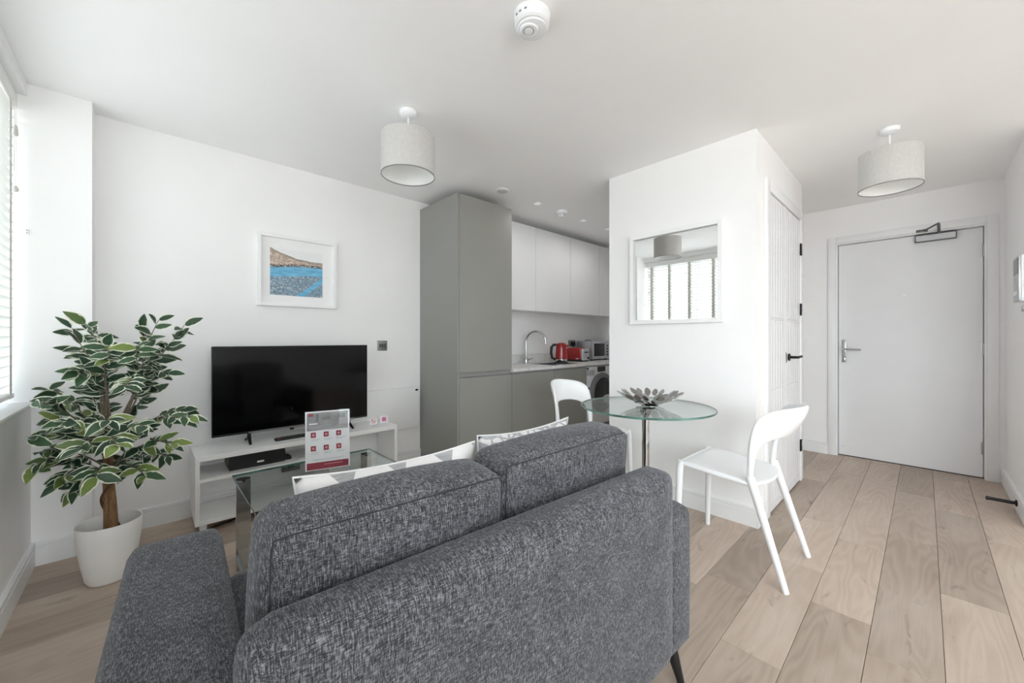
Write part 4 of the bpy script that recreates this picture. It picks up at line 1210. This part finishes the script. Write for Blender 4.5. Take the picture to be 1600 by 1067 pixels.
# ------------------------------------------------------------------ sofa
so = thing('sofa', 'compact grey woven two-seat sofa seen from behind', 'sofa', (0.632, 0.973, 0), rotz=math.radians(-3.1))
SR, SF = -0.425, 0.432      # rear, front (local y)
def soft(name, a, b, r, bulge=(0, 0, 0), n=16, parent=so, mat='fabric'):
    c = [(p + q) / 2 for p, q in zip(a, b)]; s = [abs(q - p) for p, q in zip(a, b)]
    return MB().puff(c, s, r, bulge, n).build(name, M[mat], parent, smooth=60)
soft('base', (-0.62, SR + 0.05, 0.15), (0.64, SF - 0.02, 0.30), 0.02, n=8)
la = soft('arm', (-0.692, SR + 0.012, 0.14), (-0.496, SF, 0.592), 0.030, (0.004, 0.004, 0.006), 18)
ra = soft('arm', (0.545, SR + 0.012, 0.14), (0.700, SF, 0.592), 0.030, (0.004, 0.004, 0.006), 18)
bk = soft('back', (-0.528, SR, 0.14), (0.582, SR + 0.115, 0.734), 0.045, (0.0, 0.008, 0.004), 22)
for x0_, x1_ in ((-0.494, 0.022), (0.026, 0.543)):
    soft('seat_cushion', (x0_, SR + 0.115, 0.29), (x1_, SF - 0.005, 0.44), 0.035, (0.002, 0.006, 0.014), 14)


# two loose back cushions leaning on the back frame
for nm, xc, rz, dz, dyc, rzz in (('back_cushion', -0.248, math.radians(0.6), 0.0, 0.0, 0.0), ('back_cushion', 0.272, math.radians(-0.8), 0.010, 0.024, math.radians(0.3))):
    w_, h_, d_ = (0.478 if xc < 0 else 0.526), 0.392, 0.158
    m = MB().puff((0, 0, 0), (w_, d_, h_), 0.034, (0.014, 0.016, 0.020), 18)
    tr = Matrix.Translation((xc, SR + 0.115 + d_ / 2 + 0.006 + dyc, 0.44 + h_ / 2 + dz)) @ Matrix.Rotation(rzz, 4, 'Z') @ Matrix.Rotation(math.radians(3), 4, 'X') @ Matrix.Rotation(rz, 4, 'Y')
    m.xf(tr)
    o = m.build(nm, M['fabric'], so, smooth=60)
    per = []
    n_ = 16
    for i in range(n_): per.append((-1 + 2 * i / n_, 1))
    for i in range(n_): per.append((1, 1 - 2 * i / n_))
    for i in range(n_): per.append((1 - 2 * i / n_, -1))
    for i in range(n_ + 1): per.append((-1, -1 + 2 * i / n_))
    pts = [MB.puffmap((x, -1, z), (w_ / 2, d_ / 2, h_ / 2), 0.034, (0.014, 0.016, 0.020)) * 1.003 for x, z in per]
    MB().tube([tr @ Vector(p) for p in pts], 0.0014, 6, caps=False).build('seam', M['seam'], o)
for lx, ly in ((-0.61, SR + 0.06), (0.635, SR + 0.06), (-0.61, SF - 0.08), (0.635, SF - 0.08)):
    sx = math.copysign(0.030, lx); sy = math.copysign(0.028, ly)
    MB().tube([(lx, ly, 0.15), (lx + sx, ly + sy, 0.0)], [0.021, 0.011], 14).build('leg', M['leg_black'], so)


# ------------------------------------------------------------------ throw cushions
def pillow(name, label, loc, rotz, w, h, d, mat, lean_deg, roll=0.0):
    o = thing(name, label, 'cushion', loc, rotz)
    n = 22
    m = MB()
    def shp(sgn):
        def fn(a, b):
            u, v = 2 * a - 1, 2 * b - 1
            pin = 1 - 0.085 * (1 - u * u) * (abs(v) ** 3) - 0.0
            pin2 = 1 - 0.085 * (1 - v * v) * (abs(u) ** 3)
            th = (max(0.0, (1 - u ** 4)) * max(0.0, (1 - v ** 4))) ** 0.55
            return (u * w / 2 * pin2, sgn * d / 2 * th, v * h / 2 * pin + h / 2)
        return fn
    m.grid(shp(-1), n, n); m.grid(shp(1), n, n)
    m.xf(Matrix.Rotation(math.radians(lean_deg), 4, 'X') @ Matrix.Rotation(roll, 4, 'Y'))
    me = m.build('cover', M[mat], o, smooth=80)
    bm = bmesh.new(); bm.from_mesh(me.data); bmesh.ops.remove_doubles(bm, verts=bm.verts[:], dist=0.0004); bmesh.ops.recalc_face_normals(bm, faces=bm.faces[:]); bm.to_mesh(me.data); bm.free()
    pts = []
    for i in range(n):
        pts.append(shp(1)(i / n, 0))
    for i in range(n):
        pts.append(shp(1)(1, i / n))
    for i in range(n):
        pts.append(shp(1)(1 - i / n, 1))
    for i in range(n + 1):
        pts.append(shp(1)(0, 1 - i / n))
    R = Matrix.Rotation(math.radians(lean_deg), 4, 'X') @ Matrix.Rotation(roll, 4, 'Y')
    MB().tube([R @ Vector(p) for p in pts], 0.003, 6, caps=False).build('edge_piping', M['white_lam'], me)
    return o


pillow('throw_cushion', 'grey and white chevron cushion behind the nearer sofa back cushion', (0.468, 0.968, 0.442), math.radians(-4), 0.47, 0.395, 0.13, 'chevron', 7)
pillow('throw_cushion', 'white cushion with grey sketchy print behind the farther sofa back cushion', (0.945, 0.975, 0.442), math.radians(-2), 0.42, 0.40, 0.12, 'scribble', 7)

# ------------------------------------------------------------------ dining table, bowl, chairs
TCX, TCY, TCR, TCZ = 2.135, 1.123, 0.376, 0.742
dt_ = thing('dining_table', 'small round glass dining table on a chrome pedestal', 'table', (TCX, TCY, 0))
o = MB().lathe([(TCR - 0.004, TCZ - 0.011), (TCR, TCZ - 0.008), (TCR, TCZ - 0.003), (TCR - 0.004, TCZ)], (0, 0, 0), 96).build('glass_top', [M['glass_table'], M['glass_edge']], dt_, smooth=30)
for p in o.data.polygons:
    p.material_index = 0 if abs(p.normal.z) > 0.95 else 1
MB().lathe([(0.021, 0.02), (0.021, TCZ - 0.025)], (0, 0, 0), 28).build('column', M['chrome'], dt_)
MB().lathe([(0.021, TCZ - 0.05), (0.030, TCZ - 0.040), (0.030, TCZ - 0.020), (0.055, TCZ - 0.016), (0.055, TCZ - 0.011)], (0, 0, 0), 32).build('top_flange', M['chrome'], dt_)
MB().lathe([(0.215, 0.0), (0.217, 0.006), (0.20, 0.013), (0.08, 0.024), (0.035, 0.034), (0.022, 0.05)], (0, 0, 0), 56).build('base', M['chrome'], dt_)

bw_ = thing('leaf_bowl', 'shallow silver bowl made of overlapping metal petals on the dining table', 'bowl', (TCX + 0.028, TCY - 0.012, TCZ))
MB().lathe([(0.050, 0.0), (0.050, 0.002), (0.030, 0.006), (0.0, 0.006)], (0, 0, 0), 24).build('foot', M['steel_petal'], bw_)
def petal(L, W):
    m = MB()
    n = 10
    pts = []
    for i in range(n + 1):
        t = i / n
        x = L * t
        wv = W * math.sin(PI * min(1, t * 0.97 + 0.03)) ** 0.7
        pts.append((x, wv, 0.018 * L * (t - 0.4)))
    v = [(x, -w_, z) for x, w_, z in pts] + [(x, w_, z) for x, w_, z in pts]
    v2 = [(x, y_, z + 0.0012) for x, y_, z in v]
    k = n + 1
    f = []
    for i in range(n):
        f.append((i, i + 1, k + i + 1, k + i))
        f.append((2 * k + i, 3 * k + i, 3 * k + i + 1, 2 * k + i + 1))
        f.append((i, 2 * k + i, 2 * k + i + 1, i + 1))
        f.append((k + i, k + i + 1, 3 * k + i + 1, 3 * k + i))
    m.add(v + v2, f)
    return m.mesh('petal', M['steel_petal'], 40)
pm = [petal(0.080, 0.020), petal(0.088, 0.021), petal(0.072, 0.018)]
for ring, (n_, r0, z0, pit) in enumerate(((10, 0.012, 0.006, 10), (15, 0.070, 0.020, 22), (22, 0.128, 0.042, 31))):
    for i in range(n_):
        a = 2 * PI * (i + 0.5 * ring) / n_ + random.uniform(-0.1, 0.1)
        o = bpy.data.objects.new('petal', pm[ring]); COL.objects.link(o); o.parent = bw_
        rr = r0
        o.location = (rr * math.cos(a), rr * math.sin(a), z0 + random.uniform(-0.001, 0.002))
        o.rotation_euler = Euler((random.uniform(-0.35, 0.35), -math.radians(pit + random.uniform(-3, 3)), a + random.uniform(-0.28, 0.28)), 'XYZ')


def make_chair(label, loc, rotz):
    c = thing('dining_chair', label, 'chair', loc, rotz, 'white moulded dining chairs')
    wp = M['white_plastic']
    # seat
    def seat(a, b):
        u, v = 2 * a - 1, b
        hw_ = 0.196 + 0.010 * math.sin(PI * v)
        yb = -0.118 - 0.040 * (1 - u * u)
        yf_ = 0.256 - 0.020 * abs(u) ** 3
        y_ = yb + (yf_ - yb) * v
        z_ = 0.444 + 0.036 * v + 0.006 * (u * u) - 0.010 * (1 - u * u) * math.sin(PI * v) - 0.016 * max(0, v - 0.9) / 0.1
        return (u * hw_, y_, z_)
    o = MB().grid(seat, 16, 16).build('seat', wp, c, smooth=60)
    md = o.modifiers.new('thick', 'SOLIDIFY'); md.thickness = 0.017; md.offset = -1
    md = o.modifiers.new('bev', 'BEVEL'); md.width = 0.006; md.segments = 2; md.limit_method = 'ANGLE'
    # back loop
    def yy(x, z):
        t = max(0.0, min(1.0, (z - 0.44) / 0.37))
        s = t * t * (3 - 2 * t)
        return -0.100 - 0.160 * max(0, 1 - (x / 0.212) ** 2) * s - 0.028 * max(0, z - 0.62) / 0.2
    outer = [(-0.211, 0.440), (-0.213, 0.50), (-0.214, 0.56), (-0.214, 0.62), (-0.213, 0.69), (-0.207, 0.745), (-0.190, 0.781), (-0.156, 0.802), (-0.10, 0.812), (-0.05, 0.817), (0.0, 0.820)]
    inner = [(-0.178, 0.446), (-0.179, 0.50), (-0.178, 0.55), (-0.173, 0.590), (-0.162, 0.618), (-0.146, 0.636), (-0.124, 0.648), (-0.098, 0.655), (-0.066, 0.660), (-0.03, 0.662), (0.0, 0.662)]
    outer += [(-x, z) for x, z in reversed(outer[:-1])]; inner += [(-x, z) for x, z in reversed(inner[:-1])]
    N = len(outer)
    v = []
    for j in range(5):
        s = j / 4
        for (xo, zo), (xi, zi) in zip(outer, inner):
            x, z = xo + (xi - xo) * s, zo + (zi - zo) * s
            v.append((x, yy(x, z), z))
    f = [(j * N + i, j * N + i + 1, (j + 1) * N + i + 1, (j + 1) * N + i) for j in range(4) for i in range(N - 1)]
    o = MB().add(v, f).build('backrest', wp, c, smooth=80)
    md = o.modifiers.new('thick', 'SOLIDIFY'); md.thickness = 0.020; md.offset = 0
    md = o.modifiers.new('sub', 'SUBSURF'); md.levels = 2; md.render_levels = 2
    for sx in (-1, 1):
        MB().tube([(sx * 0.194, -0.100, 0.475), (sx * 0.196, -0.115, 0.430), (sx * 0.216, -0.250, 0.0)], [0.020, 0.020, 0.0135], 14).build('leg', wp, c)
        MB().tube([(sx * 0.190, 0.228, 0.474), (sx * 0.194, 0.236, 0.44), (sx * 0.209, 0.248, 0.0)], [0.0205, 0.0185, 0.0135], 14).build('leg', wp, c)
        MB().tube([(sx * 0.192, 0.235, 0.466), (sx * 0.199, 0.06, 0.452), (sx * 0.196, -0.11, 0.440)], 0.012, 12).build('side_rail', wp, c)
    MB().tube([(-0.188, 0.236, 0.464), (0, 0.245, 0.462), (0.188, 0.236, 0.464)], 0.010, 12).build('front_rail', wp, c)
    return c


ch1 = make_chair('white moulded open-back chair on the near side of the glass table', (2.292, 0.668, 0), math.radians(-1))
dup(ch1, (2.345, 1.70, 0), math.radians(180), 'white moulded open-back chair on the kitchen side of the glass table', 'white moulded dining chairs')

# ------------------------------------------------------------------ potted ficus
PX, PY = -0.128, 2.645
pt = thing('potted_ficus', 'artificial variegated ficus in a white pot in the window corner', 'plant', (PX, PY, 0))
MB().lathe([(0.060, 0.0), (0.074, 0.004), (0.082, 0.018), (0.097, 0.10), (0.109, 0.19), (0.114, 0.273), (0.113, 0.276), (0.109, 0.275), (0.105, 0.19), (0.095, 0.10)], (0, 0, 0), 56, cap=False).build('pot', M['pot'], pt, smooth=50)
MB().lathe([(0.0, 0.150), (0.06, 0.152), (0.100, 0.148)], (0, 0, 0), 32).build('soil', M['soil'], pt)
# braided trunk: three stems and a thin vine
TOP = 0.60
for ph_, r_ in ((0.3, 0.0155), (2.4, 0.0150), (4.5, 0.0145)):
    pts = []
    for i in range(19):
        s = i / 18
        a = ph_ + 1.3 * s
        rr = 0.014 * (1 - 0.4 * s)
        pts.append((rr * math.cos(a) + 0.004 * math.sin(5 * s), rr * math.sin(a), 0.14 + (TOP - 0.14) * s))
    MB().tube(pts, [r_ * (1 - 0.25 * i / 18) for i in range(19)], 10).build('trunk', M['bark'], pt)
pts = []
for i in range(30):
    s = i / 29
    a = -1.2 + 7.2 * s
    rr = 0.031 + 0.005 * math.sin(9 * s)
    pts.append((rr * math.cos(a), rr * math.sin(a), 0.15 + 0.36 * s))
MB().tube(pts, 0.0052, 7).build('vine', M['trunk_dark'], pt)


def leaf_mesh(seed):
    rnd = random.Random(seed)
    L, W = 0.080, 0.0225
    n = 9
    ts = [i / n for i in range(n + 1)]
    def wid(t):
        return W * (math.sin(PI * t ** 0.85)) ** 0.8 * (1 - 0.15 * t) if 0 < t < 1 else 0.0
    def pos(t, s, k):
        x = L * t
        w_ = wid(t) * k
        z = -0.010 * (t * t) - 0.10 * 0 + abs(s) * w_ * 0.28 - 0.004
        return (x, s * w_, z)
    v, f, mi = [], [], []
    row = []
    for i, t in enumerate(ts):
        if i in (0, n):
            v.append((L * t, 0, -0.010 * t * t - 0.004)); row.append([len(v) - 1] * 5)
        else:
            ks = [rnd.uniform(0.66, 0.84), rnd.uniform(0.66, 0.84)]
            idx = []
            for s, k in ((-1, 1), (-1, ks[0]), (0, 0), (1, ks[1]), (1, 1)):
                v.append(pos(t, s, k)); idx.append(len(v) - 1)
            row.append(idx)
    for i in range(n):
        a, b = row[i], row[i + 1]
        for j in range(4):
            q = [a[j], a[j + 1], b[j + 1], b[j]]
            q2 = []
            for w_ in q:
                if w_ not in q2: q2.append(w_)
            if len(q2) >= 3:
                f.append(tuple(q2)); mi.append(1 if j in (0, 3) else 0)
    me = bpy.data.meshes.new('leaf')
    me.from_pydata(v, [], f)
    me.materials.append(M['leaf']); me.materials.append(M['leaf_margin'])
    me.polygons.foreach_set('material_index', mi)
    me.polygons.foreach_set('use_smooth', [True] * len(f))
    me.update()
    return me


leaf_ms = [leaf_mesh(s) for s in range(7)]
tips = [(112, 512, 1.80), (135, 506, 1.74), (152, 520, 1.86), (165, 540, 1.72), (118, 545, 1.88),
        (222, 512, 1.84), (248, 500, 1.78), (288, 508, 1.86), (262, 540, 1.80), (238, 556, 1.93), (214, 540, 1.72),
        (122, 580, 1.70), (138, 604, 1.92), (262, 582, 1.82), (236, 612, 1.92), (195, 602, 1.62), (170, 596, 1.98),
        (46, 626, 1.60), (78, 608, 1.72), (42, 684, 1.57), (62, 706, 1.66), (50, 728, 1.62), (98, 660, 1.58), (92, 752, 1.64), (112, 768, 1.74),
        (126, 700, 1.52), (182, 694, 1.50), (168, 656, 1.56), (226, 664, 1.62), (286, 640, 1.86), (298, 650, 1.74), (270, 692, 1.74), (262, 712, 1.86),
        (226, 742, 1.74), (150, 744, 1.60), (205, 716, 1.98), (122, 676, 1.96), (66, 648, 1.78)]
rnd = random.Random(21)
base_w = Vector((PX, PY, 0))
node_l = img(160, 588, 1.80) - base_w
node_r = img(222, 598, 1.84) - base_w
top_pt = Vector((0, 0, TOP - 0.01))
spots = []
for (u, v_, t) in tips:
    tip = img(u, v_, t)
    tip.x = max(tip.x, XW + 0.06); tip.y = min(tip.y, PIER_Y - 0.07)
    tip = tip - base_w
    if tip.z > 0.93:
        nd = node_l if u < 185 else node_r
        nd = nd + Vector((rnd.uniform(-0.015, 0.015), rnd.uniform(-0.015, 0.015), rnd.uniform(-0.02, 0.02)))
        ctrl = [top_pt, top_pt.lerp(nd, 0.5) + Vector((rnd.uniform(-0.01, 0.01), 0, 0.01)), nd, nd.lerp(tip, 0.5) + Vector((rnd.uniform(-0.02, 0.02), rnd.uniform(-0.02, 0.02), 0.02)), tip]
        s0, kn = 0.40, 15
    else:
        h0 = max(0.47, min(TOP, tip.z * 0.82 - 0.01)) + rnd.uniform(-0.02, 0.02)
        b0 = Vector((rnd.uniform(-0.01, 0.01), rnd.uniform(-0.01, 0.01), h0))
        m1 = b0.lerp(tip, 0.5) + Vector((rnd.uniform(-0.02, 0.02), rnd.uniform(-0.02, 0.02), 0.05))
        ctrl = [b0, b0.lerp(m1, 0.5) + Vector((0, 0, 0.012)), m1, m1.lerp(tip, 0.5) + Vector((0, 0, 0.014)), tip]
        s0, kn = 0.26, 16
    P = []
    for i in range(13):                       # Catmull-Rom through the control points
        s = i / 12 * 4
        k = min(int(s), 3); f_ = s - k
        p0, p1, p2, p3 = ctrl[max(k - 1, 0)], ctrl[k], ctrl[k + 1], ctrl[min(k + 2, 4)]
        P.append(0.5 * ((2 * p1) + (p2 - p0) * f_ + (2 * p0 - 5 * p1 + 4 * p2 - p3) * f_ ** 2 + (3 * p1 - p0 - 3 * p2 + p3) * f_ ** 3))
    MB().tube(P, [0.0044 * (1 - 0.72 * i / 12) for i in range(13)], 6).build('branch', M['twig'], pt)
    for q in range(kn):
        s = (s0 + (1 - s0) * (q / (kn - 1))) * 12
        k = min(int(s), 11)
        p = P[k].lerp(P[k + 1], s - k)
        d = (P[min(k + 1, 12)] - P[k]).normalized()
        side = d.cross(Vector((0, 0, 1)))
        if side.length < 0.2:
            side = Vector((math.cos(q * 2.4), math.sin(q * 2.4), 0))
        side.normalize()
        sg = 1 if q % 2 else -1
        dirv = (d * (0.45 if q < kn - 1 else 1.3) + side * sg * rnd.uniform(0.4, 1.0) + Vector((rnd.uniform(-0.45, 0.45), rnd.uniform(-0.5, 0.35), rnd.uniform(-0.55, 0.25)))).normalized()
        w0 = base_w + p
        w1 = w0 + dirv * 0.11
        if w1.x < XW + 0.02: dirv.x = abs(dirv.x) * 0.5
        if w1.y > PIER_Y - 0.03: dirv.y = -abs(dirv.y)
        dirv.normalize()
        up = (Vector((0.15, -0.75, 0.62)) + Vector((rnd.uniform(-0.6, 0.6), rnd.uniform(-0.4, 0.4), rnd.uniform(-0.5, 0.4)))).normalized()
        yv = up.cross(dirv)
        if yv.length < 0.1:
            yv = Vector((1, 0, 0)).cross(dirv)
        yv.normalize(); zv = dirv.cross(yv)
        sc = rnd.uniform(0.72, 1.15)
        mt = Matrix.Translation(p) @ Matrix((dirv, yv, zv)).transposed().to_4x4() @ Matrix.Diagonal((sc, sc, sc, 1))
        spots.append(((base_w + p).dot(FW), mt))
# the leaves nearest the viewer one by one, the inner and rear ones as one foliage part
spots.sort(key=lambda e: e[0])
far_v, far_f, far_m = [], [], []
for i, (dep, mt) in enumerate(spots):
    me = leaf_ms[rnd.randrange(7)]
    if i < 300:
        o = bpy.data.objects.new('leaf', me)
        COL.objects.link(o); o.parent = pt
        o.matrix_local = mt
    else:
        n0 = len(far_v)
        far_v += [tuple(mt @ v.co) for v in me.vertices]
        for p in me.polygons:
            far_f.append(tuple(n0 + j for j in p.vertices)); far_m.append(p.material_index)
fm = bpy.data.meshes.new('foliage')
fm.from_pydata(far_v, [], far_f)
fm.materials.append(M['leaf']); fm.materials.append(M['leaf_margin'])
fm.polygons.foreach_set('material_index', far_m)
fm.polygons.foreach_set('use_smooth', [True] * len(far_f))
fm.update()
fo = bpy.data.objects.new('foliage', fm); COL.objects.link(fo); fo.parent = pt
fo['kind'] = 'stuff'
